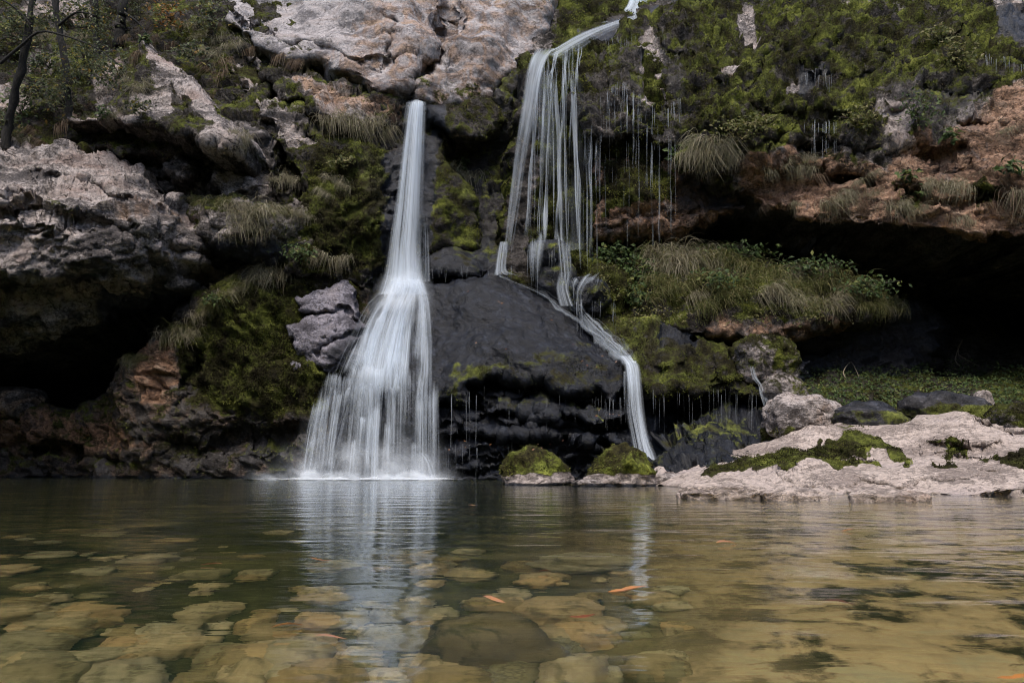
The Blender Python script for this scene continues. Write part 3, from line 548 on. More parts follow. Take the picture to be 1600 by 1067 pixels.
# mossy overhanging wall on the right, roof of the right-hand cave
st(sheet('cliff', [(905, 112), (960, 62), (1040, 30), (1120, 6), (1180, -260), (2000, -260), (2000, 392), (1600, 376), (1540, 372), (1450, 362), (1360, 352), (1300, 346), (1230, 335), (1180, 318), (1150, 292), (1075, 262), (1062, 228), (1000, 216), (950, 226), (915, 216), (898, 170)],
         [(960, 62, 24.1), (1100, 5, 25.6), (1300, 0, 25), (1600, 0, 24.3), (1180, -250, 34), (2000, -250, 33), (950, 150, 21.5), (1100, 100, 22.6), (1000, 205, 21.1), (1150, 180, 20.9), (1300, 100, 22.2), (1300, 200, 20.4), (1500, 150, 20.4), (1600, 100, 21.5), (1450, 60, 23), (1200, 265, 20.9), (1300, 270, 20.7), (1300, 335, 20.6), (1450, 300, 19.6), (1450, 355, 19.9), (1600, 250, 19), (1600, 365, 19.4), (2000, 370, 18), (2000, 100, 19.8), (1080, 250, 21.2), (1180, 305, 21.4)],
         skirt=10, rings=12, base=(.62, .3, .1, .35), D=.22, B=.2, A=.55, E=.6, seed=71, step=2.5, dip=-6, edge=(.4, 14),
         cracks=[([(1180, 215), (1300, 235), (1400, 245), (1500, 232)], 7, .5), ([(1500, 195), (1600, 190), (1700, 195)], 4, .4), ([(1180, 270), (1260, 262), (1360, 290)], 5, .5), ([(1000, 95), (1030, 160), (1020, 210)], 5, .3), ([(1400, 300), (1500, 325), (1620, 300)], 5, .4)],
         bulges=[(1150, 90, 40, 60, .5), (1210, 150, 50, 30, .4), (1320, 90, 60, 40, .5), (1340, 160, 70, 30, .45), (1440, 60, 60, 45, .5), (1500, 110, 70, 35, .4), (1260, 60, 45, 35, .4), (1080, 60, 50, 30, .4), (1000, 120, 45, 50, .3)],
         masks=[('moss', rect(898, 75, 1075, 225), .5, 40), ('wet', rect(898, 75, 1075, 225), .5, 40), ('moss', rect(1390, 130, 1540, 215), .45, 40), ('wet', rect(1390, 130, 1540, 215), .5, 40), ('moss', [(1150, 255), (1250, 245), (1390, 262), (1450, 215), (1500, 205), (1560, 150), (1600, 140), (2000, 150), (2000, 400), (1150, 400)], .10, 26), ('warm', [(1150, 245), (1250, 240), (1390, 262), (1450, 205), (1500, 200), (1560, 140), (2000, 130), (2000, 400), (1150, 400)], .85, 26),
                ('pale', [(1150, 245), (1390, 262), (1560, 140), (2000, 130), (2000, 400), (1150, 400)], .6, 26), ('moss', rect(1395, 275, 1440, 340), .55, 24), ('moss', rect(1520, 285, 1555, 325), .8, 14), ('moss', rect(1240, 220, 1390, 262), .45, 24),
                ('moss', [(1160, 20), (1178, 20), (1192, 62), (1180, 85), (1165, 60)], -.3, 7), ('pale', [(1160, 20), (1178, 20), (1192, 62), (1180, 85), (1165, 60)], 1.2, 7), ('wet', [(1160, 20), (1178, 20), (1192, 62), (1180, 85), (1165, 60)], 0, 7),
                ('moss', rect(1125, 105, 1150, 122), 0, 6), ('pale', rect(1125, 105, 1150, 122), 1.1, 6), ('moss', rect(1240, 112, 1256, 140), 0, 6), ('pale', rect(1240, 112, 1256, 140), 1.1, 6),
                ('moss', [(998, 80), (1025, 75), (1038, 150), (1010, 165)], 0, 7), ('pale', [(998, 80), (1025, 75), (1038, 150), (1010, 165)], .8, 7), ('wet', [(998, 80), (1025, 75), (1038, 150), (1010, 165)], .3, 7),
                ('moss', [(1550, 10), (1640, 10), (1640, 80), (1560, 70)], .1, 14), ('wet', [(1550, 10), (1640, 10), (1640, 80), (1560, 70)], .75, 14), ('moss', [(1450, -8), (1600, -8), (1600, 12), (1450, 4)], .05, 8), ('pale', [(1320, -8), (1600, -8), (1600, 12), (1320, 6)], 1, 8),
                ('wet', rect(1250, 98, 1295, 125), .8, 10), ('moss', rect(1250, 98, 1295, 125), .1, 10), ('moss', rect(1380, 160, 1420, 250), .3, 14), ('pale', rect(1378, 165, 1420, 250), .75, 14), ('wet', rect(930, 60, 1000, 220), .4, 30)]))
# orange and mossy rock stepping back under the overhang
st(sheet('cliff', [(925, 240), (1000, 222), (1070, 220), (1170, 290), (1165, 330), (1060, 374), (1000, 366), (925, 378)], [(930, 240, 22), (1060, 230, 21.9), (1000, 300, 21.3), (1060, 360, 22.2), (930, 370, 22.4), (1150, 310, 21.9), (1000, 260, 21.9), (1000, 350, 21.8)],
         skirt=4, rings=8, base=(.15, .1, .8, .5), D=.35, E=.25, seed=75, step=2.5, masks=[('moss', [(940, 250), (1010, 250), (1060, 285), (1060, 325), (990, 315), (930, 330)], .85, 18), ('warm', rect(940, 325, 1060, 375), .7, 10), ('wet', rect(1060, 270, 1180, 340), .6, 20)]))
# planted bank in front of the right-hand cave, and the dark rock under it
st(sheet('bank', [(905, 396), (960, 388), (1030, 392), (1100, 390), (1200, 400), (1300, 425), (1380, 450), (1420, 472), (1405, 494), (1330, 497), (1290, 512), (1240, 520), (1170, 534), (1120, 530), (1050, 515), (1010, 505), (960, 494), (915, 475)],
         [(915, 400, 22.4), (1030, 392, 22.6), (1200, 400, 22.6), (1400, 465, 22), (1030, 440, 20.8), (1200, 450, 20.2), (1340, 470, 20.7), (960, 485, 20.8), (1120, 525, 20.3), (1290, 508, 20.5)],
         skirt=3, base=(.62, .1, .2, .3), E=.3, D=.2, seed=81, masks=[('moss', rect(1080, 495, 1340, 540), .15, 16), ('warm', rect(1080, 495, 1340, 540), .6, 16)]))
st(sheet('cliff', [(940, 470), (1200, 495), (1440, 480), (1480, 520), (1460, 590), (1300, 630), (1160, 650), (980, 630)], [(960, 480, 22), (1200, 500, 21.6), (1440, 490, 23.5), (1480, 540, 24), (1300, 600, 21.8), (1160, 640, 20.6), (1000, 620, 20.6), (1200, 560, 21.6), (1350, 520, 22.6)],
         skirt=3, base=(.15, .6, .2, .2), D=.3, seed=83))
st(sheet('cliff', [(1395, 505), (1480, 490), (1560, 500), (1592, 525), (1640, 540), (1700, 600), (1400, 610)], [(1400, 510, 26), (1560, 500, 26), (1500, 550, 24.6), (1690, 590, 24), (1400, 600, 25), (1600, 560, 25)], skirt=2, base=(.3, .4, .2, .2), E=.2, seed=85))
# ground of the green bed at the cave mouth
st(sheet('ground', [(1235, 590), (1300, 578), (1420, 588), (1500, 582), (1700, 580), (2000, 580), (2000, 690), (1600, 680), (1300, 670), (1240, 640)], [(1250, 590, 20.5), (1420, 588, 22.5), (1700, 582, 22), (2000, 585, 21), (2000, 680, 17.5), (1600, 675, 17.5), (1300, 665, 17.5), (1450, 640, 18.6)], skirt=2, base=(.5, .1, .1, .2), seed=87))

_r = np.random.RandomState(4); _px = _r.uniform(1235, 1640, 5200); _py = 574 + _r.uniform(0, 1, 5200) ** .9 * 78 - 8 * np.exp(-((_px - 1500) / 60) ** 2)
COVER = np.array([on(x, y, -.05) for x, y in zip(_px, _py)])
# rock masses standing out of the pool: things one can point to
def rock(o, label, px, py, Y, cat='rock'):
    rebase(o, P(px, py, Y)); return tag(o, label, cat)
rock(sheet('rock_mound', [(-260, 640), (0, 628), (70, 648), (140, 640), (178, 592), (230, 546), (280, 506), (330, 466), (390, 430), (440, 414), (500, 405), (560, 440), (590, 470), (575, 560), (540, 630), (510, 700), (500, 758), (300, 760), (-260, 760)],
     [(-250, 640, 25), (0, 635, 23.6), (140, 640, 23.1), (180, 600, 22.0), (330, 475, 21.3), (470, 412, 21.2), (575, 460, 21.8), (420, 520, 20.9), (500, 580, 20.5), (400, 620, 20.4), (300, 600, 21), (200, 660, 21.9), (490, 750, 20.2), (300, 750, 21.6), (100, 746, 23.3), (-250, 746, 24.5), (60, 680, 22.7), (350, 690, 20.8), (250, 690, 21.3), (60, 715, 23.4), (330, 660, 20.5), (470, 660, 20.2)],
     skirt=2, base=(.42, .2, .4, .2), D=.28, B=.3, A=.55, E=.2, seed=91, step=2.5, dip=-30, cracks=[([(250, 690), (330, 700), (420, 690), (500, 660)], 9, .6), ([(270, 660), (290, 590), (320, 540)], 5, .5), ([(-100, 690), (60, 700), (190, 720)], 8, .6)],
     masks=[('moss', [(330, 475), (470, 430), (560, 450), (530, 580), (500, 640), (410, 650), (300, 620), (270, 560)], .88, 40), ('warm', [(225, 545), (275, 545), (270, 620), (240, 640)], .8, 14), ('moss', [(225, 545), (275, 545), (270, 620), (240, 640)], .05, 14),
            ('warm', [(-260, 630), (60, 645), (180, 660), (240, 700), (-260, 700)], .85, 30), ('moss', [(60, 650), (250, 650), (240, 700), (90, 690)], .5, 24), ('wet', [(-260, 705), (180, 705), (330, 690), (520, 650), (520, 770), (-260, 770)], .5, 24), ('moss', [(-260, 715), (180, 715), (330, 690), (520, 650), (520, 770), (-260, 770)], .4, 24), ('moss', rect(180, 665, 330, 720), .55, 30), ('moss', rect(170, 665, 260, 715), .5, 20), ('moss', rect(20, 700, 110, 730), .45, 16), ('warm', [(-260, 635), (60, 650), (100, 690), (-260, 690)], .7, 20)]),
     'moss-topped rock slope beside the tall waterfall, rising from the dark cave ledge', 300, 748, 21)
rock(sheet('rock_outcrop', [(457, 468), (478, 458), (505, 452), (540, 440), (560, 462), (562, 490), (590, 505), (604, 530), (572, 562), (500, 574), (468, 570), (455, 545), (458, 510), (478, 494), (460, 486)],
     [(457, 470, 20.7), (550, 445, 21.2), (595, 530, 20.9), (470, 565, 20.4), (520, 475, 20.5), (520, 540, 20.1), (560, 520, 20.5)], mat=LILAC, step=2, skirt=1.2, edge=(.4, 12), base=(0, .08, .0, .95), D=.07, B=.04, C=.045, A=.14, warp=9, seed=95, cracks=[([(468, 495), (520, 488), (565, 496)], 4, .3), ([(490, 552), (540, 520), (590, 510)], 4, .25)], masks=[('wet', [(540, 500), (610, 490), (610, 570), (500, 580)], .6, 24), ('warm', rect(450, 445, 500, 500), .25, 20)]),
     'bare lilac-grey rock framed by moss, touching the left side of the tall waterfall', 520, 572, 20.3)
MOUND = sheet('rock_mound', [(775, 420), (742, 430), (690, 441), (640, 448), (600, 470), (560, 540), (520, 600), (490, 660), (465, 760), (690, 760), (672, 700), (680, 640), (700, 622), (722, 628), (742, 600), (790, 594), (812, 606), (850, 598), (872, 622), (905, 630), (925, 608), (962, 620), (994, 600), (985, 570), (950, 540), (900, 492), (850, 454), (815, 430)],
     [(775, 422, 21.4), (640, 448, 21.4), (850, 455, 21.3), (900, 500, 20.8), (980, 575, 19.3), (560, 560, 20.7), (500, 700, 20.1), (480, 750, 19.7), (600, 600, 20), (600, 750, 19.5), (700, 500, 20.6), (800, 490, 20.3), (860, 520, 19.9), (700, 560, 19.7), (850, 575, 19.0), (700, 600, 19.1), (950, 590, 18.9), (760, 590, 19.1), (600, 660, 19.8), (670, 740, 19.5)],
     skirt=1.8, rings=8, step=2.5, base=(.08, .96, 0, .1), D=.10, B=.0, A=.30, C=.05, E=.2, seed=101, dip=-14, edge=(.35, 14), warp=10, masks=[('moss', [(690, 585), (760, 565), (850, 555), (950, 550), (985, 590), (930, 625), (850, 610), (690, 610)], .5, 24), ('moss', [(860, 470), (980, 560), (960, 590), (900, 540)], .3, 20), ('moss', rect(690, 590, 730, 630), .4, 14)])
rock(MOUND, 'smooth black wet rock dome between the two waterfalls', 780, 748, 19.5)
rock(sheet('rock_ledge', [(735, 612), (775, 600), (850, 604), (905, 612), (985, 618), (1005, 650), (960, 662), (880, 652), (800, 648), (750, 640)], [(740, 615, 19.6), (985, 622, 19.2), (850, 606, 19.8), (850, 645, 18.7), (960, 655, 18.5), (750, 638, 19.1)],
     skirt=1.6, step=2.5, base=(.34, .85, 0, .1), D=.16, B=.05, E=.25, A=.3, C=.08, seed=102, dip=10, warp=9, cracks=[([(740, 628), (850, 622), (1000, 634)], 4, .35)]), 'topmost layered black shelf just under the dome', 860, 748, 19.2)
RM2 = sheet('rock_ledge', [(668, 655), (700, 640), (740, 636), (800, 642), (880, 648), (960, 656), (1010, 680), (1012, 706), (940, 690), (860, 682), (800, 690), (740, 676), (690, 684)], [(672, 660, 19.4), (740, 640, 19.6), (880, 650, 19.4), (1010, 690, 18.3), (840, 668, 18.6), (830, 686, 18.4), (700, 680, 18.7)],
     skirt=1.8, step=2.5, base=(.24, .9, 0, .1), D=.16, B=.05, E=.25, A=.3, C=.08, seed=103, dip=-8, warp=9, cracks=[([(668, 672), (760, 664), (880, 674), (1000, 686)], 4, .35), ([(670, 668), (760, 655), (850, 668), (1000, 675)], 5, .4)])
rock(RM2, 'middle layered black wet shelf under the dome between the waterfalls', 840, 748, 19)
rock(sheet('rock_ledge', [(655, 708), (690, 690), (730, 682), (770, 694), (830, 690), (900, 684), (960, 694), (1004, 706), (1030, 730), (1030, 760), (655, 760)], [(660, 710, 19.4), (730, 686, 19.2), (830, 700, 18.9), (1020, 712, 18.2), (660, 755, 19.3), (850, 755, 18.9), (1025, 755, 17.6), (750, 705, 18.6), (900, 725, 18.7)],
     skirt=1.2, step=2.5, base=(.2, .9, 0, .1), D=.2, B=.08, E=.25, A=.3, C=.08, seed=105, warp=9, cracks=[([(660, 740), (800, 734), (1020, 742)], 4, .4), ([(660, 712), (800, 704), (1000, 714)], 4, .35), ([(660, 725), (750, 716), (850, 728), (1000, 722)], 6, .5)]), 'lowest black wet shelf, at the waterline behind the two mossy boulders', 840, 752, 18.5)
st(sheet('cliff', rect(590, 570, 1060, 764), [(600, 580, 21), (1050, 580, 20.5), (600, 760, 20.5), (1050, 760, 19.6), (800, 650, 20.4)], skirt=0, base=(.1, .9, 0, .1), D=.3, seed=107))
# mossy step with its dripping lip
rock(sheet('rock_ledge', [(930, 505), (990, 490), (1060, 512), (1110, 538), (1160, 545), (1186, 575), (1212, 610), (1204, 642), (1172, 618), (1100, 612), (1020, 618), (992, 592), (965, 545)],
     [(940, 503, 20.5), (1060, 515, 20.2), (1160, 550, 19.8), (1000, 600, 18.2), (1100, 605, 17.9), (1175, 612, 18), (1060, 560, 18.7), (1205, 635, 18)], skirt=1.6, step=2.5, base=(.62, .45, 0, .2), E=.3, D=.15, seed=111, bulges=[(1145, 568, 38, 30, .5), (1045, 560, 30, 16, .3)],
     masks=[('wet', rect(1020, 515, 1090, 545), .95, 12), ('moss', rect(1030, 515, 1090, 540), .1, 10), ('wet', [(1165, 560), (1220, 600), (1210, 650), (1180, 600)], .95, 10), ('moss', [(1170, 565), (1220, 600), (1210, 650), (1185, 605)], .0, 8)]), 'mossy rock step with dripping lip, right of the narrow chute', 1080, 690, 18.4)
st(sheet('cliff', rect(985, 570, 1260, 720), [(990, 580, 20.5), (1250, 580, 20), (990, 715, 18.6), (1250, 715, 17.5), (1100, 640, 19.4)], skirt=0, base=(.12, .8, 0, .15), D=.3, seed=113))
rock(sheet('rock_ledge', [(1005, 735), (1040, 690), (1065, 668), (1110, 655), (1210, 662), (1260, 640), (1300, 670), (1240, 705), (1150, 735), (1060, 752), (1010, 752)],
     [(1010, 745, 15.2), (1040, 690, 17.2), (1110, 658, 18.4), (1210, 664, 18), (1290, 665, 16), (1150, 725, 14.2), (1060, 750, 14), (1120, 690, 16.2), (1200, 695, 15.3)], skirt=1.2, step=2.5, base=(.38, .75, 0, .2), D=.5, B=.3, E=.25, seed=115, bulges=[(1105, 685, 36, 22, .5), (1185, 680, 36, 16, .4), (1060, 720, 40, 20, .4)]),
     'low dark rocks with patchy moss between the narrow chute and the pale shore', 1130, 750, 15)
SHORE_O = sheet('shore_rock', [(1022, 754), (1060, 737), (1130, 722), (1200, 704), (1232, 688), (1262, 664), (1290, 655), (1340, 668), (1380, 668), (1420, 670), (1470, 655), (1530, 652), (1600, 672), (1850, 690), (1850, 795), (1500, 780), (1400, 780), (1250, 772), (1150, 772), (1050, 764)],
     [(1030, 757, 12.6), (1130, 768, 10.3), (1300, 776, 8.8), (1500, 778, 8.4), (1850, 790, 7.2), (1240, 688, 13.6), (1290, 657, 14), (1400, 670, 13.2), (1520, 655, 12.6), (1600, 672, 12), (1850, 690, 10), (1300, 738, 10.8), (1500, 735, 10.2), (1150, 735, 12.6), (1600, 742, 9.3), (1310, 715, 12.2), (1400, 710, 11.6)],
     mat=SHORE, step=2.2, skirt=1.5, edge=(.15, 10), base=(.0, .0, .05, 1.15), A=.26, B=.07, C=.014, D=.0, E=.09, seed=121, dip=8, warp=6, bulges=[(1500, 672, 70, 26, .35), (1300, 745, 90, 16, .25), (1430, 745, 110, 14, .25)],
     cracks=[([(1240, 700), (1310, 705), (1380, 730)], 5, .2), ([(1420, 672), (1440, 700), (1500, 715), (1600, 712)], 4, .15), ([(1060, 752), (1250, 745), (1400, 738), (1560, 742)], 3, .12)],
     masks=[('moss', [(1100, 742), (1120, 726), (1180, 712), (1250, 700), (1290, 672), (1345, 672), (1385, 700), (1370, 708), (1290, 715), (1380, 722), (1370, 736), (1290, 735), (1230, 738), (1180, 745)], .95, 8), ('moss', [(1370, 690), (1400, 692), (1432, 716), (1420, 722), (1385, 710)], .8, 8),
            ('moss', [(1472, 694), (1505, 690), (1500, 715), (1480, 712)], .75, 7), ('moss', [(1455, 728), (1500, 728), (1490, 740), (1460, 738)], .8, 6), ('moss', [(1510, 722), (1560, 712), (1600, 690), (1660, 690), (1660, 740), (1600, 735), (1560, 722)], .8, 8), ('moss', [(1440, 686), (1480, 684), (1470, 690), (1445, 692)], .6, 6), ('moss', [(1320, 660), (1370, 668), (1350, 675), (1310, 668)], .4, 8)])
rock(SHORE_O, 'broad pale shore rock with moss patches sloping into the pool', 1400, 770, 9.5)

# boulders: single stones
GB = 'stones along the pool edge'
def bl(lab, *a, name='boulder', **k): return tag(boulder(name, *a, **k), lab, 'boulder')
bl('dark boulder with a mossy front and pale waterline, left of a matching pair', 781, 696, 898, 757, 13.2, seed=3, moss=(.28, 2, .8), pale=.75, boxy=2.0, low=.08, tilt=-.05, A=.6, peak=.3, fuzz=.5, mat=MOSSY, bias=.22)
bl('bright mossy boulder with pale tip and pale base, at the foot of the narrow chute', 912, 688, 1038, 758, 12.6, seed=8, moss=(.24, .97, 1.0), pale=.85, boxy=1.9, low=.06, A=.6, peak=.38, fuzz=.5, mat=MOSSY, bias=.3)
bl('flat wet stone at the waterline between the two mossy boulders', 893, 748, 945, 760, 12.4, seed=12, pale=.5, warm=.2, sub=4, A=.4, wet=.2)
bl('tawny low stone tucked against the right mossy boulder and the shore', 1020, 738, 1075, 758, 12.8, seed=13, pale=.7, warm=.3, sub=4, A=.4)
bl('moss-capped boulder under the grassy bank beside the thin trickle', 1148, 520, 1256, 594, 18.6, seed=21, moss=(.1, 2, .62), pale=.8, warm=.4, boxy=2.5, low=.4)
bl('small mossy boulder below the moss-capped one and above the beige boulder', 1192, 582, 1262, 625, 17.2, seed=23, moss=(.0, 2, .5), pale=.7, warm=.2, low=.4, sub=4)
bl('rounded beige boulder bare of moss behind the pale shore rock', 1198, 611, 1324, 690, 14.8, seed=26, moss=(-.5, .32, .7), pale=1.0, warm=.35, boxy=2.5, low=.35)
bl('long dark wet boulder beside the beige one', 1306, 624, 1434, 680, 14.3, seed=28, moss=(-.2, .7, .55), wet=.65, pale=.4, boxy=2.6, low=.4, lean=-.3)
bl('dark dome boulder with moss on its front by the green plant bed', 1418, 607, 1562, 676, 14.5, seed=31, moss=(-.3, .62, .7), wet=.6, pale=.3, boxy=2.3, low=.35)
bl('small grey stone behind the dark dome boulder', 1524, 608, 1556, 645, 15.4, seed=33, pale=.6, wet=.2, sub=4)
bl('mossy brown rock at the right end behind the pale shore', 1558, 628, 1660, 682, 13.6, seed=35, moss=(.2, 2, .6), pale=.5, warm=.3, boxy=2.5)
bl('low brown stone on the cave ledge, far left', -40, 602, 58, 645, 23.2, seed=37, pale=.35, warm=.4, moss=(.5, 2, .2), sub=4)
bl('wet mossy stone under the broken strands, topping the cascade', 822, 372, 890, 410, 21, seed=41, moss=(.0, .75, .5), wet=.9, sub=4, low=.4)
bl('dark wet stone that splits the lower cascade', 882, 430, 956, 484, 20.3, seed=43, moss=(.0, .7, .5), wet=.9, low=.7, boxy=3.2, A=.8)
bl('large mossy boulder between the cascade and the grassy bank', 905, 408, 988, 510, 20.9, seed=45, moss=(.1, 2, .85), wet=.3, pale=.3, low=.45)
bl('mossy stone in the cascade below the first one', 838, 398, 905, 470, 21.1, seed=47, moss=(.2, 2, .5), wet=.7, pale=.3, low=.45, sub=4)
bl('flat pale stone slab awash in front of the shore rock', 1062, 753, 1214, 781, 7.4, seed=51, pale=1.05, mat=SHORE, boxy=2.3, low=.3, dep=.6, A=.45)
bl('narrow tawny stone slab awash beside the flat pale one', 1190, 763, 1300, 781, 7.2, seed=52, pale=.9, warm=.35, mat=SHORE, boxy=2.3, low=.3, dep=.5, A=.4, sub=4)
bl('small white stone awash at the waterline below the shore rock', 1330, 765, 1402, 783, 6.8, seed=53, pale=1.2, mat=SHORE, low=.3, dep=.5, A=.4, sub=4)
bl('tawny wet stone awash next to the small white one', 1395, 765, 1460, 783, 6.9, seed=54, pale=.6, warm=.5, mat=SHORE, low=.3, dep=.5, A=.4, sub=4)
for k, (a, b, c, d) in enumerate([(530, 706, 585, 752), (590, 716, 632, 750), (634, 716, 684, 752)]):
    tag(boulder('boulder', a, b, c, d, 19.0, seed=60 + k, wet=1, pale=.1, low=.4, sub=4), 'black wet boulder seen through the veil at the foot of the tall waterfall', 'boulder', 'boulders behind the veil')

# pool: bed and water
def pool():
    gx = np.linspace(-40, 40, 300); gy = np.r_[np.linspace(-8, 6, 160), np.linspace(6.2, 40, 120)]
    X, Y = np.meshgrid(gx, gy); p = np.stack([X.ravel(), Y.ravel(), 0 * X.ravel()], 1)
    ang = p[:, 0] / np.maximum(p[:, 1], .3); d = .40 + .05 * np.clip(p[:, 1], 0, 30) - .18 * sstep(.05, .4, ang); d = np.minimum(d, .95) + .045 * fbm(p * 1.1, 4, 7) + .02 * fbm(p * 5, 3, 9)
    p[:, 2] = -np.maximum(d, .05)
    ang = p[:, 0] / np.maximum(p[:, 1], .3)
    sand = sstep(.0, .34, ang + .12 * fbm(p * .9, 3, 12)); alg = sstep(.25, .4, ang) * .9 + .25
    idx = np.arange(len(p)).reshape(len(gy), len(gx)); q = np.stack([idx[:-1, :-1].ravel(), idx[:-1, 1:].ravel(), idx[1:, 1:].ravel(), idx[1:, :-1].ravel()], 1)
    st(link('pool_bed', mesh('pool_bed', p, q, M_BED, dict(sand=sand, algae=alg))))
    v = np.array([[-40, -8, 0], [40, -8, 0], [40, 40, 0], [-40, 40, 0]], float)
    st(link('pool_water', mesh('pool_water', v, np.array([[0, 1, 2, 3]]), M_POOL)))
pool()

# ================================================================== FALLING WATER
def spline(a, n):
    a = np.asarray(a, float); t = np.linspace(0, len(a) - 1, n); i = np.clip(t.astype(int), 0, len(a) - 2); f = (t - i)[:, None]
    p0 = a[np.clip(i - 1, 0, len(a) - 1)]; p1 = a[i]; p2 = a[i + 1]; p3 = a[np.clip(i + 2, 0, len(a) - 1)]
    m1 = (p2 - p0) / 2; m2 = (p3 - p1) / 2
    return (2 * f**3 - 3 * f**2 + 1) * p1 + (f**3 - 2 * f**2 + f) * m1 + (-2 * f**3 + 3 * f**2) * p2 + (f**3 - f**2) * m2
def ribbon(rows, nu=16, nv=60, bulge=.15, seed=0.0, jit=.0, rag=0.0):
    """rows: (xl, xr, py, Y, density); returns vertices, quads, attributes and uv of one water sheet"""
    a = spline(rows, nv); u = np.linspace(0, 1, nu)
    X = a[:, 0:1] * (1 - u) + a[:, 1:2] * u; Yp = np.repeat(a[:, 2:3], nu, 1); D = a[:, 3:4] - bulge * np.sin(np.pi * u)[None]
    if rag: Yp = Yp + rag * n2(X.ravel(), 0 * X.ravel() + seed * 50, 26, 3, 3).reshape(X.shape) * np.linspace(1, .2, nv)[:, None] * 2
    if jit: D = D + jit * n2(X.ravel(), Yp.ravel(), 30, 2, int(seed * 10) + 5).reshape(X.shape)
    v = P(X.ravel(), Yp.ravel(), D.ravel())
    L = np.r_[0, np.cumsum(np.linalg.norm(np.diff(P(a[:, :2].mean(1), a[:, 2], a[:, 3]), axis=0), axis=1))]
    uv = np.stack([np.tile(u, nv), np.repeat(L, nu)], 1); dens = np.repeat(np.clip(a[:, 4], 0, 1.4), nu)
    idx = np.arange(nu * nv).reshape(nv, nu); q = np.stack([idx[:-1, :-1].ravel(), idx[1:, :-1].ravel(), idx[1:, 1:].ravel(), idx[:-1, 1:].ravel()], 1)
    return v, q, dict(dens=dens, seed=np.full(len(v), seed)), uv
def join(parts):
    vs, qs, us = [], [], []; at = {}; n = 0
    for v, q, a, u in parts:
        vs.append(v); qs.append(q + n); us.append(u); n += len(v)
        for k in a: at.setdefault(k, []).append(a[k])
    return np.concatenate(vs), np.concatenate(qs), {k: np.concatenate(x) for k, x in at.items()}, np.concatenate(us)
def water(name, parts, m, parent):
    v, q, a, u = join(parts); b = np.array(parent.location); return link(name, mesh(name, v - b, q, m, a, u), parent)
rng = random.Random(5)
fall = tag(empty('waterfall', P(600, 748, 19.2)), 'tall white silky waterfall fanning out over the rock into the pool', 'waterfall')
plunge = [(646, 660, 153, 23.6, .5), (640, 663, 158, 22.8, .8), (636, 664, 168, 22.25, 1.0), (629, 663, 215, 21.9, .95), (622, 662, 270, 21.7, .9), (614, 661, 330, 21.5, .85), (606, 660, 385, 21.35, .85), (599, 664, 430, 21.2, 1.0), (588, 672, 460, 21.1, .9)]
def shift(rows, dl=0, dr=0, dY=0, dd=0): return [(a + dl, b + dr, c, y + dY, e + dd) for a, b, c, y, e in rows]
water('falling_stream', [ribbon(plunge, 14, 60, .35, .1), ribbon(shift(plunge, 3, -4, -.12, .1), 14, 60, .3, .5), ribbon(shift(plunge, -4, 4, .1, -.35), 14, 60, .3, .8),
                         ribbon([(655, 668, 330, 21.5, .5), (652, 672, 400, 21.3, .7), (648, 674, 440, 21.2, .6)], 6, 20, .1, .3)], M_FALL, fall)
fan = [(606, 656, 428, 21.2, .7), (597, 668, 445, 20.9, 1.15), (572, 676, 480, 20.5, 1.1), (548, 680, 520, 20.2, .95), (533, 682, 560, 19.9, .85), (519, 683, 600, 19.6, .85), (506, 682, 650, 19.4, .72), (494, 682, 700, 19.2, .65), (484, 684, 748, 19.0, .62)]
core = [(615, 650, 430, 21.1, .9), (608, 660, 448, 20.8, 1.2), (592, 640, 490, 20.3, 1.1), (572, 632, 540, 19.9, 1.0), (556, 634, 590, 19.5, 1.05), (545, 640, 640, 19.2, .85), (535, 645, 700, 19, .75), (528, 648, 748, 18.9, .75)]
wing = [(600, 630, 450, 21, .5), (563, 605, 490, 20.4, .85), (526, 580, 560, 19.8, .85), (498, 565, 620, 19.5, .72), (474, 545, 690, 19.4, .6), (452, 535, 748, 19.2, .55)]
right = [(640, 664, 440, 20.9, .9), (652, 672, 470, 20.6, .85), (655, 676, 520, 20.0, .75), (656, 676, 570, 19.4, .9), (648, 677, 620, 19.1, .75), (645, 675, 690, 18.95, .6), (642, 674, 748, 18.8, .6)]
curt = [(505, 600, 590, 19.9, .0), (508, 640, 604, 19.35, .6), (500, 645, 605, 19.2, .9), (494, 648, 650, 19.05, .72), (488, 650, 700, 18.95, .58), (482, 652, 748, 18.85, .6)]
low = [(636, 660, 704, 19, .3), (640, 672, 712, 18.9, .8), (648, 680, 728, 18.8, .7), (652, 686, 748, 18.75, .7)]
fs_ = spline(fan, 200); vr = random.Random(21); VE = []
def fan_at(u, y):
    k = int(np.argmin(np.abs(fs_[:, 2] - y))); return fs_[k, 0] + (fs_[k, 1] - fs_[k, 0]) * u, fs_[k, 3]
for i in range(34):
    u = .08 + .80 * vr.random() ** .9; y0 = vr.choice([438, 442, 450, 460, 480, 510, 540]) + vr.uniform(-8, 10); y1 = vr.uniform(575, 625); w = vr.uniform(.06, .18); dn = vr.uniform(.6, 1.1) * (.55 + .45 * math.sin(math.pi * u)) * (1 if u < .70 or u > .84 else .35); off = vr.uniform(.05, .35); du = vr.uniform(-.06, .02)
    rows = []
    for t in np.linspace(0, 1, 8):
        y = y0 + (y1 - y0) * t; kx, kY = fan_at(u + du * t, y); ww = (fan_at(1, y)[0] - fan_at(0, y)[0]) * w * (.75 + .45 * t); rows.append((kx - ww / 2, kx + ww / 2, y, kY - off, dn * min(1, .1 + 4 * t) * min(1, 4 * (1 - t))))
    VE.append(ribbon(rows, 10, 60, .05, vr.random() * 40, rag=8))
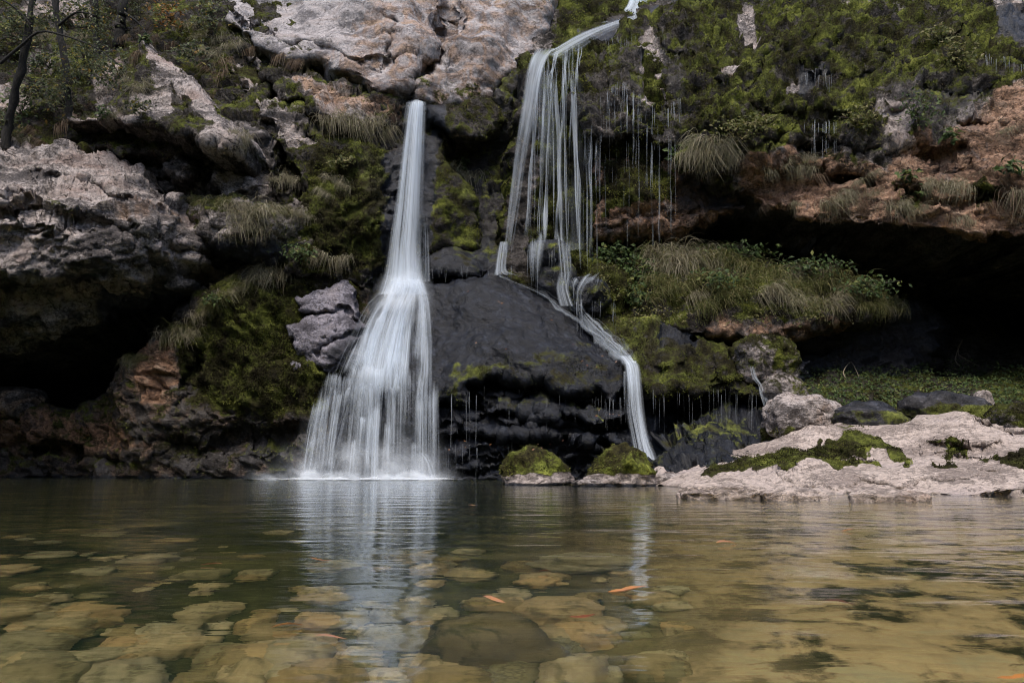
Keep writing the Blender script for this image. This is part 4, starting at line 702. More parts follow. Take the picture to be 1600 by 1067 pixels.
for i in range(56):
    x = 490 + 162 * vr.random() ** .85 if i % 4 else vr.uniform(652, 682); y0 = (np.interp(x, [500, 540, 575, 610, 640, 655, 682], [606, 590, 578, 566, 556, 590, 600]) if i % 3 else vr.uniform(620, 690)) + vr.uniform(-7, 9); y1 = vr.choice([749, 749, 749, vr.uniform(660, 740)]); wp = vr.uniform(7, 24); dn = vr.uniform(.45, 1.05) * (.8 if x < 535 else 1.15 if 560 < x < 640 else 1); dr = -.20 * (1 - (x - 500) / 150) * vr.uniform(.5, 1.3) if x < 650 else vr.uniform(-.03, .02); Yt = fan_at(.5, y0)[1] - vr.uniform(.15, .5)
    rows = []
    for t in np.linspace(0, 1, 8):
        y = y0 + (y1 - y0) * t; kx = x + dr * (y - y0) * (1 - .25 * t); rows.append((kx - wp * (.5 + .15 * t), kx + wp * (.5 + .15 * t), y, Yt - .35 * t, dn * min(1, .15 + 6 * t) * (1 - .35 * t if y1 > 745 else 1 - t)))
    VE.append(ribbon(rows, 8, 60, .04, vr.random() * 40, rag=9))
thin = lambda r_, k: [(a_, b_, c_, d_, e_ * k) for a_, b_, c_, d_, e_ in r_]
water('spreading_veil', [ribbon(thin(fan[:6], .7) + [(512, 683, 625, 19.5, .0)], 30, 80, .25, .2, rag=4), ribbon(thin(fan[5:], .42), 30, 60, .25, 7.2, rag=10), ribbon(core[:5] + [(548, 640, 625, 19.3, .0)], 20, 80, .25, .6, rag=6), ribbon(thin(wing, .62), 20, 70, .2, .9, rag=6), ribbon(right, 12, 70, .15, .35, rag=4), ribbon(thin(curt, .6), 40, 60, .2, .75, rag=18), ribbon(low, 8, 20, .1, 1.7),
                         ribbon([(548, 606, 570, 19.6, .1), (546, 606, 580, 19.3, .85), (542, 608, 600, 19.15, .6), (538, 606, 650, 19.05, .0)], 24, 30, .1, 2.2, rag=8), ribbon([(508, 556, 588, 19.6, .1), (505, 556, 598, 19.3, .7), (500, 556, 620, 19.2, .5), (492, 552, 680, 19.05, .0)], 20, 30, .1, 3.2, rag=8), ribbon([(598, 640, 548, 19.7, .1), (596, 640, 558, 19.4, .6), (596, 642, 600, 19.2, .5), (596, 642, 660, 19.05, .0)], 18, 30, .1, 4.2, rag=8)] + VE, M_VEIL, fall)
water('spray', [ribbon([(430, 705, 690, 18.8, .0), (415, 715, 718, 18.6, .30), (400, 722, 738, 18.45, .55), (390, 728, 750, 18.4, 1.1)], 60, 20, .3, 5.5, rag=14), ribbon([(470, 690, 640, 18.9, .0), (455, 700, 690, 18.7, .22), (440, 705, 730, 18.6, .35), (430, 710, 750, 18.6, .6)], 50, 20, .3, 8.5, rag=20),
                ribbon([(385, 728, 736, 18.35, .0), (375, 732, 743, 18.3, .9), (368, 738, 750, 18.3, 1.5)], 80, 12, .2, 9.5, rag=6), ribbon([(590, 672, 425, 20.9, .0), (580, 680, 448, 20.6, .5), (570, 684, 475, 20.2, .35), (560, 684, 520, 19.9, 0)], 30, 20, .3, 3.5, rag=10)], M_SPRAY, fall)
def foam(x0, x1, py, parent, seed, Ym=0, hgt=6):
    Y = waterY(py) + Ym; nx, ny = 90, 12; xs = np.linspace(x0, x1, nx)
    X, V = np.meshgrid(xs, np.linspace(0, 1, ny)); D = Y + 1.0 - 2.4 * V
    e = np.clip(np.minimum((X - x0) / 110, (x1 - X) / 60), 0, 1)
    w = P(X.ravel(), np.full(X.size, py), np.full(X.size, Y)); wx = w[:, 0]
    z = .015 + .07 * np.exp(-((V.ravel() - .35) / .2) ** 2) * (.6 + .8 * fbm(np.stack([wx * 2, V.ravel() * 3, 0 * wx], 1), 3, seed)) * e.ravel()
    v = np.stack([wx, D.ravel(), z], 1); v_px = X.ravel(); idx = np.arange(nx * ny).reshape(ny, nx)
    q = np.stack([idx[:-1, :-1].ravel(), idx[1:, :-1].ravel(), idx[1:, 1:].ravel(), idx[:-1, 1:].ravel()], 1)
    dens = e.ravel() * (1 - np.abs(V.ravel() - .4) * 1.6).clip(0, 1) * np.interp(v_px, [365, 450, 520, 680, 735], [.3, .42, .72, .72, .3])
    b = np.array(parent.location); link('splash_foam', mesh('splash_foam', v - b, q, M_FOAM, dict(dens=dens)), parent)
foam(365, 735, 748.6, fall, 4)

def strand(pts, w, dens=1.0, seed=0., b=.02):
    rows = [(x - ww / 2, x + ww / 2, y, Y, dens * d * (.15 if i_ == 0 else 1)) for i_, (x, y, Y, ww, d) in enumerate([(p[0], p[1], p[2], w * (p[3] if len(p) > 3 else 1), p[4] if len(p) > 4 else 1) for p in pts])]
    return ribbon(rows, 5, 36, b, seed)
bro = tag(empty('waterfall', P(860, 450, 21.2)), 'broken waterfall of thin separate strands down the dark mossy wall', 'waterfall')
water('upper_chute', [ribbon([(978, 1032, -30, 27.6, .8), (982, 1018, 0, 26.6, 1.0), (972, 1000, 22, 25.7, .9), (935, 985, 36, 24.8, .7)], 10, 30, .1, .3), ribbon([(985, 1010, -30, 27.5, 1.1), (980, 1003, 5, 26.4, 1.1), (962, 992, 28, 25.3, .8)], 8, 20, .1, .6),
                      ribbon([(1010, 1045, -20, 27.3, .4), (1012, 1040, 8, 26.6, .3), (1012, 1036, 22, 26, .2)], 8, 20, .1, .9)], M_FALL, bro)
def slide(rows, nu=10, nv=40):   # rows follow the rock across its slope: (x, y_top, y_bottom, Y, dens)
    a = spline(rows, nv); u = np.linspace(0, 1, nu)
    X = np.repeat(a[:, 0:1], nu, 1); Yp = a[:, 1:2] * (1 - u) + a[:, 2:3] * u; D = np.repeat(a[:, 3:4], nu, 1) - .05 * np.sin(np.pi * u)[None] - u[None] * .45 - .12
    v = P(X.ravel(), Yp.ravel(), D.ravel()); L = np.abs(a[:, 0] - a[0, 0]) * .02
    uv = np.stack([np.tile(u, nv), np.repeat(L, nu)], 1); idx = np.arange(nu * nv).reshape(nv, nu); q = np.stack([idx[:-1, :-1].ravel(), idx[1:, :-1].ravel(), idx[1:, 1:].ravel(), idx[:-1, 1:].ravel()], 1)
    return v, q, dict(dens=np.repeat(a[:, 4], nu), seed=np.full(len(v), 3.3)), uv
water('sliding_film', [slide([(1005, 16, 40, 25.3, .5), (965, 28, 56, 24.2, .45), (930, 40, 76, 23.4, .42), (900, 52, 100, 22.8, .42), (870, 72, 118, 22.1, .3), (858, 80, 112, 21.95, .0)]), slide([(1003, 20, 32, 25.2, .8), (965, 31, 42, 24.1, .75), (930, 43, 57, 23.3, .8), (900, 56, 74, 22.7, .9), (870, 73, 92, 22.0, .8), (856, 80, 94, 21.85, .0)])], M_VEIL, bro)
STR = []
STR.append(ribbon([(838, 872, 76, 22.0, .3), (829, 858, 90, 21.6, .8), (821, 848, 118, 21.1, .75), (813, 839, 170, 20.95, .6), (804, 828, 230, 20.95, .42), (797, 818, 290, 21.15, .36), (791, 808, 350, 21.1, .4), (786, 800, 395, 21.1, .35)], 10, 50, .06, .4))
STR.append(ribbon([(838, 912, 84, 22.0, .2), (834, 912, 110, 21.5, .25), (826, 915, 180, 21.3, .14), (820, 918, 260, 21.2, .10), (815, 920, 340, 21.15, .10), (812, 922, 392, 21.1, .15)], 30, 50, .05, 6.6, rag=10))
rr = random.Random(44); FINE = []
for k in range(52):
    x0 = rr.uniform(832, 945); y0 = np.interp(x0, [832, 860, 900, 945], [90, 80, 62, 60]) + abs(rr.gauss(0, 40)) if x0 < 912 else rr.uniform(180, 240); FINE.append((x0, x0 + rr.uniform(-6, 3) * (1 if x0 > 860 else 3), y0, min(430, y0 + rr.choice([rr.uniform(30, 110), rr.uniform(90, 330)])), rr.uniform(1.4, 4.0), rr.uniform(.2, .6)))
for (x0, x1, y0, y1, w, dn) in FINE + [(848, 822, 92, 370, 8, .9), (856, 840, 100, 385, 5, .6), (862, 852, 110, 380, 7, .8), (868, 878, 120, 420, 7, 1.0), (878, 886, 100, 400, 5, .7), (884, 872, 90, 300, 5, .6), (893, 904, 110, 400, 9, 1.1), (898, 908, 160, 420, 6, .9), (880, 868, 180, 410, 6, .8), (850, 846, 140, 380, 4, .7), (835, 828, 150, 380, 5, .6), (915, 918, 200, 400, 4, .5), (905, 898, 70, 170, 6, .7), (888, 880, 70, 140, 6, .7), (872, 858, 78, 140, 8, .8), (921, 922, 205, 380, 4, .6), (936, 938, 215, 380, 3, .4), (930, 931, 220, 300, 5, .45), (945, 946, 220, 370, 2.5, .35),
                                (990, 991, 140, 240, 4, .8), (997, 998, 150, 380, 3, .45), (1018, 1020, 190, 400, 4, .5), (1028, 1030, 185, 390, 3, .45), (1010, 1011, 190, 300, 2.5, .5), (960, 961, 150, 215, 3, .5), (970, 970, 150, 220, 2.5, .5), (980, 980, 145, 210, 3, .5)]:
    n = 7; pts = [(x0 + (x1 - x0) * (t ** .7) + rng.uniform(-1, 1), y0 + (y1 - y0) * t, depth(x0 + (x1 - x0) * t, min(y0 + (y1 - y0) * t, 440)) - .22 - .1 * t, rng.uniform(.5, 1.3), rng.uniform(.6, 1.1) * (1 - .35 * t) * (.25 if t == 1 else 1)) for t in np.linspace(0, 1, n)]
    Ymin = min(p[2] for p in pts[:2]) ; pts = [(p[0], p[1], min(p[2], Ymin + .15), p[3], p[4]) for p in pts]
    STR.append(strand(pts, w * 1.0, dn * .95, rng.random() * 9))
water('strand', STR, M_STRAND, bro)
cas = []
cas.append(ribbon([(780, 794, 378, 21.4, .9), (776, 794, 395, 21.2, .9), (772, 793, 422, 21.1, 1.0), (768, 812, 430, 21.0, .5)], 6, 24, .06, 1.1))
cas.append(ribbon([(822, 856, 370, 20.9, .2), (823, 852, 388, 20.6, .8), (822, 848, 420, 20.5, .6), (826, 846, 462, 20.5, .3)], 10, 24, .03, 1.3, rag=10))
cas.append(ribbon([(866, 896, 372, 20.9, .2), (870, 893, 392, 20.6, .75), (874, 896, 430, 20.5, .6), (880, 892, 475, 20.4, .15)], 10, 24, .03, 1.6, rag=10))
cas.append(ribbon([(892, 946, 426, 20.2, .3), (888, 930, 436, 19.95, .8), (890, 912, 455, 19.9, .6), (898, 912, 496, 19.9, .4)], 10, 24, .03, 1.9, rag=6)); cas.append(ribbon([(915, 948, 432, 20.0, .2), (918, 945, 440, 19.9, .5), (920, 935, 460, 19.9, .3), (922, 930, 485, 19.9, .1)], 8, 20, .03, 4.9, rag=6))
cas.append(ribbon([(872, 895, 425, 20.6, .6), (868, 890, 450, 20.5, .8), (872, 900, 478, 20.3, .7)], 6, 20, .05, 2.9))
water('small_cascade', cas, M_VEIL, bro)
chute = tag(empty('waterfall', P(1005, 722, 16.6)), 'narrow white chute running down the right edge of the black dome', 'waterfall')
run = [(776, 428, 21.2, 8, .6), (800, 438, 21.1, 9, .4), (850, 460, 20.8, 14, .55), (875, 482, 20.5, 17, .6), (905, 500, 20.1, 18, .55), (930, 522, 19.8, 24, .65), (960, 545, 19.3, 34, .7), (985, 568, 18.8, 30, .9)]
def along(pts, nu=8, nv=70, seed=0., lift=.12):
    a = spline(pts, nv); d = np.gradient(a[:, :2], axis=0); d /= np.linalg.norm(d, axis=1, keepdims=True) + 1e-9; nx_, ny_ = -d[:, 1], d[:, 0]
    u = np.linspace(0, 1, nu); s = (u - .5)[None] * a[:, 3:4] * (1 + .9 * n2(a[:, 0], a[:, 1], 14, 2, int(seed * 10)))[:, None]
    X = a[:, 0:1] - nx_[:, None] * -s; Yp = a[:, 1:2] + ny_[:, None] * s
    D = np.array([[min(depth(x, y), z + .3) for x, y in zip(xr, yr)] for xr, yr, z in zip(X, Yp, a[:, 2])])
    k = np.ones(7) / 7; Ds = np.stack([np.convolve(np.pad(D[:, j], 3, mode='edge'), k, 'valid') for j in range(nu)], 1)
    v = P(X.ravel(), Yp.ravel(), (Ds - lift - .08 * np.sin(np.pi * u)[None]).ravel())
    L = np.r_[0, np.cumsum(np.hypot(*np.diff(a[:, :2], axis=0).T))] * .02
    uv = np.stack([np.tile(u, nv), np.repeat(L, nu)], 1); idx = np.arange(nu * nv).reshape(nv, nu); q = np.stack([idx[:-1, :-1].ravel(), idx[1:, :-1].ravel(), idx[1:, 1:].ravel(), idx[:-1, 1:].ravel()], 1)
    return v, q, dict(dens=np.repeat(a[:, 4], nu), seed=np.full(len(v), seed)), uv
water('running_film', [along(run, seed=.3), along([(x + 4, y + 3, z, w * .6, d) for x, y, z, w, d in run], seed=.9, lift=.2), along([(903, 478, 20.2, 12, .7), (920, 500, 19.9, 15, .7), (945, 525, 19.5, 17, .7), (970, 548, 19.1, 16, .7)], seed=1.8), along([(885, 462, 20.5, 14, .4), (905, 490, 20.2, 22, .5), (935, 512, 19.7, 30, .45), (968, 540, 19.2, 34, .5), (990, 565, 18.8, 30, .5)], seed=2.6, lift=.16)], M_VEIL, chute)
water('falling_stream', [ribbon([(962, 990, 556, 18.9, .9), (974, 1000, 572, 18.5, 1.1), (976, 1004, 600, 18.2, 1.0), (976, 1008, 640, 17.9, .85), (984, 1014, 680, 17.4, .85), (988, 1024, 705, 16.9, .8), (990, 1030, 721, 16.5, .9)], 12, 60, .15, .5), ribbon([(975, 990, 565, 18.6, .8), (978, 1000, 600, 18.1, .9), (984, 1006, 650, 17.7, .8), (996, 1022, 719, 16.4, .8)], 10, 50, .1, .2),
                         ribbon([(973, 980, 580, 18.5, .7), (974, 980, 640, 18.2, .4), (975, 982, 660, 18.1, .2)], 5, 20, .03, 2.)], M_FALL, chute)
tri = tag(empty('waterfall', P(1195, 628, 17.6)), 'thin white trickle between the mossy step and the moss-capped boulder', 'waterfall')
water('trickle', [ribbon([(1171, 1178, 572, 17.7, .7), (1175, 1184, 590, 17.55, .9), (1184, 1192, 602, 17.4, .8), (1186, 1200, 614, 17.3, 1.0), (1192, 1205, 634, 17.2, .8)], 6, 30, .05, .3)], M_FALL, tri)

# drips: fine threads of water hanging from wet lips
def drips(label, x0, x1, ytop, ln, n, dY=-.15, wpx=(.7, 1.6), seed=0, Y=None, flare=0):
    r = random.Random(seed); vs, qs = [], []; k = 0
    for i in range(n):
        x = r.uniform(x0, x1); y0 = (ytop(x) if callable(ytop) else ytop) + r.uniform(-5, 5); y1 = y0 + r.uniform(*ln); D = (Y if Y else depth(x, y0)) + dY + r.uniform(-.15, .1); w = r.uniform(*wpx) / 2
        dxs = r.uniform(-1.5, 1.5)
        rows = 5
        for j in range(rows):
            t = j / (rows - 1); ww = w * (1 - .6 * t) * (1 + flare * (1 - t) ** 3 * 3)
            for a in range(3):
                an = 2.094 * a + i; c = P(x + dxs * t + ww * math.cos(an), y0 + (y1 - y0) * t, D); c[1] += ww * math.sin(an) * mpp(D); vs.append(c)
            if j: 
                for a in range(3): qs.append((k + (j - 1) * 3 + a, k + (j - 1) * 3 + (a + 1) % 3, k + j * 3 + (a + 1) % 3, k + j * 3 + a))
        k += rows * 3
    v = np.array(vs); b = v.mean(0); o = link('water_drips', mesh('water_drips', v - b, np.array(qs), M_DRIP), None, b)
    o['kind'] = 'stuff'; o['label'] = label; return o
drips('fine water threads dripping from the moss above the orange rock', 935, 1065, lambda x: 150 + 20 * math.sin(x * .05), (20, 70), 60, seed=1)
drips('fine water threads falling past the cave mouth', 935, 1060, 215, (60, 170), 26, seed=2, wpx=(.6, 1.2))
drips('row of water threads dripping from a moss cushion on the right', 1256, 1312, 192, (35, 70), 26, seed=3, wpx=(.8, 1.5))
drips('short water threads on the mossy overhang', 1250, 1300, 118, (15, 35), 14, seed=4)
drips('water threads at the top right of the overhang', 1540, 1600, lambda x: 85 + (x - 1540) * .2, (15, 55), 24, seed=5)
drips('water threads dripping from the lip of the mossy step', 1015, 1185, 612, (15, 75), 36, Y=17.8, dY=0, seed=6, wpx=(.5, 1.2))
drips('water threads dripping under the black dome', 690, 975, lambda x: 612 + 10 * math.sin(x * .09), (10, 60), 20, Y=18.9, dY=0, seed=7, wpx=(.5, 1.1))
drips('water threads dripping from the lowest black shelf', 690, 800, 698, (35, 52), 14, Y=18.3, dY=0, seed=8, wpx=(.7, 1.5))
drips('water threads dripping beside the narrow chute', 920, 975, 625, (20, 60), 14, Y=18.6, dY=0, seed=9)
drips('water threads on the recessed wall ledge', 665, 800, 420, (8, 22), 40, seed=10, wpx=(.6, 1.2))
drips('water threads under the cascade stones', 895, 962, 470, (20, 55), 22, Y=19.8, dY=0, seed=11)
drips('water threads fringing the moss below the upper slab', 945, 1040, lambda x: 62 - (x - 945) * .1, (12, 30), 46, seed=12, wpx=(.6, 1.2))
drips('water threads fringing the first cascade stone', 822, 895, 392, (15, 50), 24, Y=20.6, dY=0, seed=13)
drips('forked water threads on the lower shelf', 700, 745, 618, (60, 90), 6, Y=18.7, dY=0, seed=14, wpx=(1.2, 2.2))

# ================================================================== PLANTS
def blades(n, L, w, spread, out=.6, droop=1.0, seed=0, seg=5, up=.8):
    """a tuft of arching grass blades round the origin; -Y faces the viewer"""
    r = np.random.RandomState(seed); a = r.uniform(-1.9, 1.9, n) ; hd = np.stack([np.sin(a), -np.cos(a)], 1)
    base = np.stack([r.uniform(-1, 1, n) * spread, r.uniform(-.5, .5, n) * spread * .5, r.uniform(-.5, .5, n) * spread * .5], 1)
    ln = L * r.uniform(.22, 1.15, n) ** 1.0; el = r.uniform(.1, 1.2, n) * up; w_ = w * r.uniform(.6, 1.2, n); dr = droop * r.uniform(.7, 1.5, n); rn = r.uniform(0, 1, n)
    vs = []; p = base.copy(); ang = el.copy()
    hd = hd + 0; el = el; side = np.stack([-hd[:, 1], hd[:, 0], 0 * a], 1); side = side * .5 + r.normal(0, .5, (n, 3)); side /= np.linalg.norm(side, axis=1, keepdims=True)
    for k in range(seg + 1):
        t = k / seg; ww = (w_ * (1 - t ** 1.6) * .5 + .0008)[:, None]
        vs.append(p - side * ww); vs.append(p + side * ww)
        p = p + np.stack([hd[:, 0] * np.cos(ang) * out, hd[:, 1] * np.cos(ang) * out, np.sin(ang)], 1) * (ln / seg)[:, None]
        ang = np.maximum(ang - dr * 2.2 / seg, -1.5)
    v = np.stack(vs, 1).reshape(-1, 3); m = 2 * (seg + 1); b = (np.arange(n) * m)[:, None]
    q = np.concatenate([np.stack([b[:, 0] + 2 * k, b[:, 0] + 2 * k + 1, b[:, 0] + 2 * k + 3, b[:, 0] + 2 * k + 2], 1) for k in range(seg)])
    return v, q, dict(rnd=np.repeat(rn, m))
TUFTS = {}
def tuft_proto(kindname, m, n, L, w, spread, out, droop, up):
    TUFTS[kindname] = [mesh('grass_tuft', *(lambda v, q, a: (v, q, m, a))(*blades(n, L, w, spread, out, droop, s + hash_(kindname), 6, up))) for s in range(4)]
def hash_(s): return sum(ord(c) * (i + 3) for i, c in enumerate(s)) % 1000
tuft_proto('dry', M_DRY, 170, 1.0, .013, .34, .62, 1.1, .85)
tuft_proto('hang', M_DRY, 170, 1.0, .013, .36, .46, 1.45, .5)
tuft_proto('green', M_GREENGRASS, 180, 1.0, .015, .42, .6, 1.1, .9)
tuft_proto('red', M_REDGRASS, 100, 1.0, .02, .28, .42, 1.6, .5)
trng = random.Random(9)
def tuft(k, px, py, size, label, group=None, dY=-.08):
    """size: length of its blades in photo pixels"""
    Y = depth(px, py); o = link('grass_tuft', TUFTS[k][trng.randrange(4)], None, P(px, py, Y + dY))
    s = size * 1.18 * mpp(Y); o.scale = (s * trng.uniform(.9, 1.25), s, s * trng.uniform(.9, 1.1)); o.rotation_euler = (trng.uniform(-.35, .3), trng.uniform(-.5, .5), trng.uniform(-.7, .7))
    tag(o, label, 'grass', group); return o
def many(k, pts, label, group):
    for x, y, s in pts: tuft(k if isinstance(k, str) else trng.choice(k), x, y, s, label, group)
many(['hang', 'dry'], [(518, 188, 48), (536, 192, 50), (548, 186, 44), (565, 196, 52), (585, 200, 50), (604, 206, 44), (508, 200, 34)], 'pale dry grass tuft hanging from the ledge left of the tall waterfall lip', 'dry grass left of the waterfall lip')
many('hang', [(372, 208, 44), (380, 218, 38)], 'straw-coloured grass hanging off the tip of the pale ridge', 'grass on the ridge tip')
many(['dry', 'red'], [(345, 62, 34), (365, 72, 34), (390, 80, 34), (412, 84, 34), (436, 90, 36), (462, 96, 34), (330, 85, 36), (325, 110, 36), (345, 118, 34), (350, 96, 36), (312, 60, 34), (335, 40, 32), (300, 40, 30)], 'brown dry grass below the bright limestone slab at the top', 'dry grass below the limestone slab')
many(['red', 'dry'], [(215, 86, 36), (205, 135, 40), (222, 140, 34), (50, 205, 42), (62, 222, 36), (35, 222, 36), (100, 195, 40), (130, 60, 30), (70, 60, 30), (20, 60, 30), (150, 40, 30), (240, 60, 30), (268, 70, 32), (195, 60, 28), (180, 180, 26)], 'withered brown grass among the trees on the wooded slope', 'withered grass under the trees')
many(['green', 'dry', 'dry'], [(310, 314, 30), (330, 318, 36), (352, 318, 34), (372, 325, 42), (388, 332, 52), (402, 336, 54), (420, 334, 42), (440, 332, 36), (462, 334, 34), (480, 340, 30), (405, 360, 44), (384, 352, 46)], 'grass tuft on the small ledge below the mossy band', 'grass on the small left ledge')
many(['hang', 'dry'], [(447, 268, 40), (455, 282, 34), (440, 285, 36), (522, 282, 34), (535, 290, 26), (505, 300, 26), (500, 395, 40), (530, 405, 36), (485, 405, 26), (470, 390, 24)], 'pale grass hanging on the mossy band left of the tall waterfall', 'grass on the mossy band')
many(['dry', 'green'], [(440, 428, 46), (425, 428, 46), (410, 432, 48), (395, 440, 44), (380, 448, 40), (362, 458, 36), (345, 468, 36), (330, 480, 34), (315, 492, 32)], 'long pale grass along the top edge of the mossy rock slope', 'grass on the edge of the mossy slope')
many(['dry', 'green'], [(285, 515, 42), (272, 522, 44), (295, 525, 36), (262, 535, 30), (215, 560, 30), (207, 568, 28), (172, 574, 24), (165, 578, 20)], 'grass tuft on the lower ridge above the left cave', 'grass above the left cave')
tuft('hang', 1110, 222, 68, 'largest straw tuft, hanging at the left end of the orange rock band', dY=-.2)
many('hang', [(1092, 232, 56), (1128, 228, 52), (1080, 242, 44), (1140, 238, 40), (1102, 246, 46), (1122, 250, 40)], 'straw grass around the largest tuft by the orange rock band', 'straw grass by the largest tuft')
many(['hang', 'dry', 'red'], [(1205, 265, 34), (1222, 262, 36), (1240, 265, 34), (1258, 262, 32), (1265, 248, 28), (1280, 275, 30), (1310, 312, 46), (1300, 318, 40), (1322, 316, 40), (1245, 318, 28), (1195, 322, 22), (1340, 285, 30), (1330, 300, 28), (1362, 305, 30)], 'pale grass hanging over the cave mouth, nearer the bank', 'grass over the cave mouth, bank side')
many(['hang', 'red', 'dry'], [(1400, 325, 42), (1412, 318, 36), (1390, 320, 32), (1450, 288, 36), (1468, 290, 42), (1490, 286, 40), (1510, 292, 36), (1480, 300, 38), (1500, 342, 30), (1485, 338, 26), (1515, 345, 24), (1555, 262, 26), (1575, 205, 30), (1595, 200, 30), (1588, 300, 56), (1578, 312, 46), (1600, 305, 54), (1570, 280, 30), (1530, 270, 24), (1540, 320, 26), (1365, 270, 24), (1345, 322, 26), (1438, 330, 30), (1425, 342, 26)], 'pale grass hanging over the cave mouth, far end', 'grass over the cave mouth, far end')
many('hang', [(722, 268, 46), (735, 275, 52), (712, 262, 30)], 'yellow grass hanging below the fern between the waterfalls', 'grass between the waterfalls')
hr = random.Random(3); pts = []
for i in range(70):
    x = hr.uniform(1020, 1405); top = 394 + max(0, x - 1180) * .30; bot = 500 if x < 1300 else 490
    y = top + (bot - top) * hr.random() ** 1.2 * .82; pts.append((x, y, hr.uniform(30, 56) if x < 1330 else hr.uniform(22, 40)))
many(['dry', 'green', 'green', 'green', 'hang'], pts, 'tangled grass tuft on the bank in front of the right cave', 'grass on the bank')
many('dry', [(1028, 398, 62), (1048, 402, 66), (1068, 408, 60), (1090, 412, 58), (1040, 420, 58)], 'tall straw grass at the left end of the cave bank', 'tall straw grass on the bank')

# broad-leaved plants
def leaves(pos, nrm, size, r, aspect=.55):
    """pointed leaf faces (two quads folded on the midrib) at pos facing nrm"""
    n = len(pos); nrm = nrm / (np.linalg.norm(nrm, axis=1, keepdims=True) + 1e-9)
    t = r.normal(0, 1, (n, 3)); t -= nrm * (t * nrm).sum(1, keepdims=True); t /= np.linalg.norm(t, axis=1, keepdims=True) + 1e-9; b = np.cross(nrm, t)
    s = (np.asarray(size) * r.uniform(.6, 1.3, n))[:, None]; w = s * aspect * .5
    v = np.stack([pos, pos + t * s * .45 + b * w + nrm * s * .1, pos + t * s - nrm * s * .12, pos + t * s * .45 - b * w + nrm * s * .1, pos + t * s * .5 - nrm * s * .02], 1).reshape(-1, 3)
    k = np.arange(n)[:, None] * 5; f = np.concatenate([k + np.array([[0, 4, 1]]), k + np.array([[1, 4, 2]]), k + np.array([[2, 4, 3]]), k + np.array([[3, 4, 0]])])
    return v, f, dict(rnd=np.repeat(r.uniform(0, 1, n), 5))
def tube(pts, rad, seg=6):
    pts = np.asarray(pts, float); n = len(pts); d = np.gradient(pts, axis=0); d /= np.linalg.norm(d, axis=1, keepdims=True) + 1e-9
    ref = np.array([.3, 1, .1]); a = np.cross(d, ref); a /= np.linalg.norm(a, axis=1, keepdims=True) + 1e-9; b = np.cross(d, a); an = np.linspace(0, 2 * np.pi, seg, endpoint=False)
    v = (pts[:, None] + (a[:, None] * np.cos(an)[None, :, None] + b[:, None] * np.sin(an)[None, :, None]) * np.asarray(rad)[:, None, None]).reshape(-1, 3)
    q = np.array([(i * seg + j, i * seg + (j + 1) % seg, (i + 1) * seg + (j + 1) % seg, (i + 1) * seg + j) for i in range(n - 1) for j in range(seg)])
    return v, q
def join2(parts):
    vs, qs, n = [], [], 0
    for v, q in parts: vs.append(v); qs.append(q + n); n += len(v)
    return np.concatenate(vs), np.concatenate(qs)
def plant(px, py, rpx, n, leaf, label, m=None, seed=0, group=None, name='leafy_plant', flat=.6, stem=True, ry=None, cat='plant', dY=-.1):
    Y = depth(px, py); c = P(px, py, Y + dY); s = mpp(Y); r = np.random.RandomState(seed); R_ = rpx * s; Rz = (ry or rpx * flat) * s
    root = tag(empty(name, c), label, cat, group)
    g = r.normal(0, .45, (n, 3)); g = g[(g ** 2).sum(1) < 1.4]; pos = g * np.array([R_, R_ * .5, Rz]); pos[:, 1] -= R_ * .35
    nr = r.normal(0, .55, pos.shape) + np.array([0, -.7, .75])
    v, f, a = leaves(pos, nr, leaf * s * np.ones(len(pos)), r); link('foliage', mesh('foliage', v, f, m or M_LEAF, a, smooth=False), root)
    if stem:
        ps = []
        for k in r.choice(len(pos), min(len(pos), max(4, n // 14)), replace=False):
            e = pos[k]; ps.append(tube([np.zeros(3) + [0, .1, 0], e * .5 + [0, -.02, .04], e], [.012 * R_ + .003, .008 * R_ + .002, .003]))
        v, q = join2(ps); link('stem', mesh('stem', v, q, TWIG), root)
    return root
plant(1066, 246, 26, 130, 11, 'bright green leafy plant left of the largest straw tuft', seed=1)
plant(1482, 214, 18, 40, 13, 'round-leaved plant on the orange rock at the right', seed=2)
plant(1412, 275, 16, 36, 12, 'round-leaved plant under the white patch of the overhang', seed=3)
plant(1578, 265, 26, 60, 12, 'leafy plant on the orange rock, at the edge of the view', seed=4)
plant(1440, 302, 14, 30, 11, 'small leafy sprig above the cave mouth', seed=5)
plant(1490, 92, 40, 240, 9, 'yellow-green bush growing on the mossy overhang', M_GREENGRASS, seed=6, name='bush', ry=34)
plant(1462, 60, 30, 160, 8, 'small bush near the top of the mossy overhang', M_GREENGRASS, seed=7, name='bush')
plant(1150, 210, 44, 300, 7, 'fine-leaved bush beside the largest straw tuft', M_GREENGRASS, seed=8, name='bush', ry=24)
plant(1190, 195, 30, 180, 7, 'fine-leaved bush under the moss cushions', M_GREENGRASS, seed=9, name='bush')
plant(1340, 190, 40, 200, 8, 'low leafy plant beside the row of water threads', M_GREENGRASS, seed=10, ry=26)
plant(1430, 180, 40, 220, 8, 'dark leafy plant hanging on the overhang', seed=11, ry=40)
plant(1090, 50, 16, 60, 9, 'small green cushion plant on the upper moss', seed=12)
plant(718, 262, 16, 70, 10, 'fern on the wall between the waterfalls', seed=13, name='fern', ry=22)
plant(962, 402, 40, 260, 9, 'green leafy plant left of the cave bank', seed=14, ry=22)
plant(995, 428, 36, 240, 9, 'green leafy plant below the first one, beside the straw grass', seed=15, ry=28)
plant(990, 465, 30, 160, 8, 'leafy plant over the mossy step', seed=16, ry=26)
plant(470, 398, 30, 160, 7, 'small-leaved plant on the mossy band by the lilac rock', seed=17, ry=16)
plant(535, 255, 22, 120, 7, 'grey-green leafy plant in the moss left of the waterfall', M_GREENGRASS, seed=18)
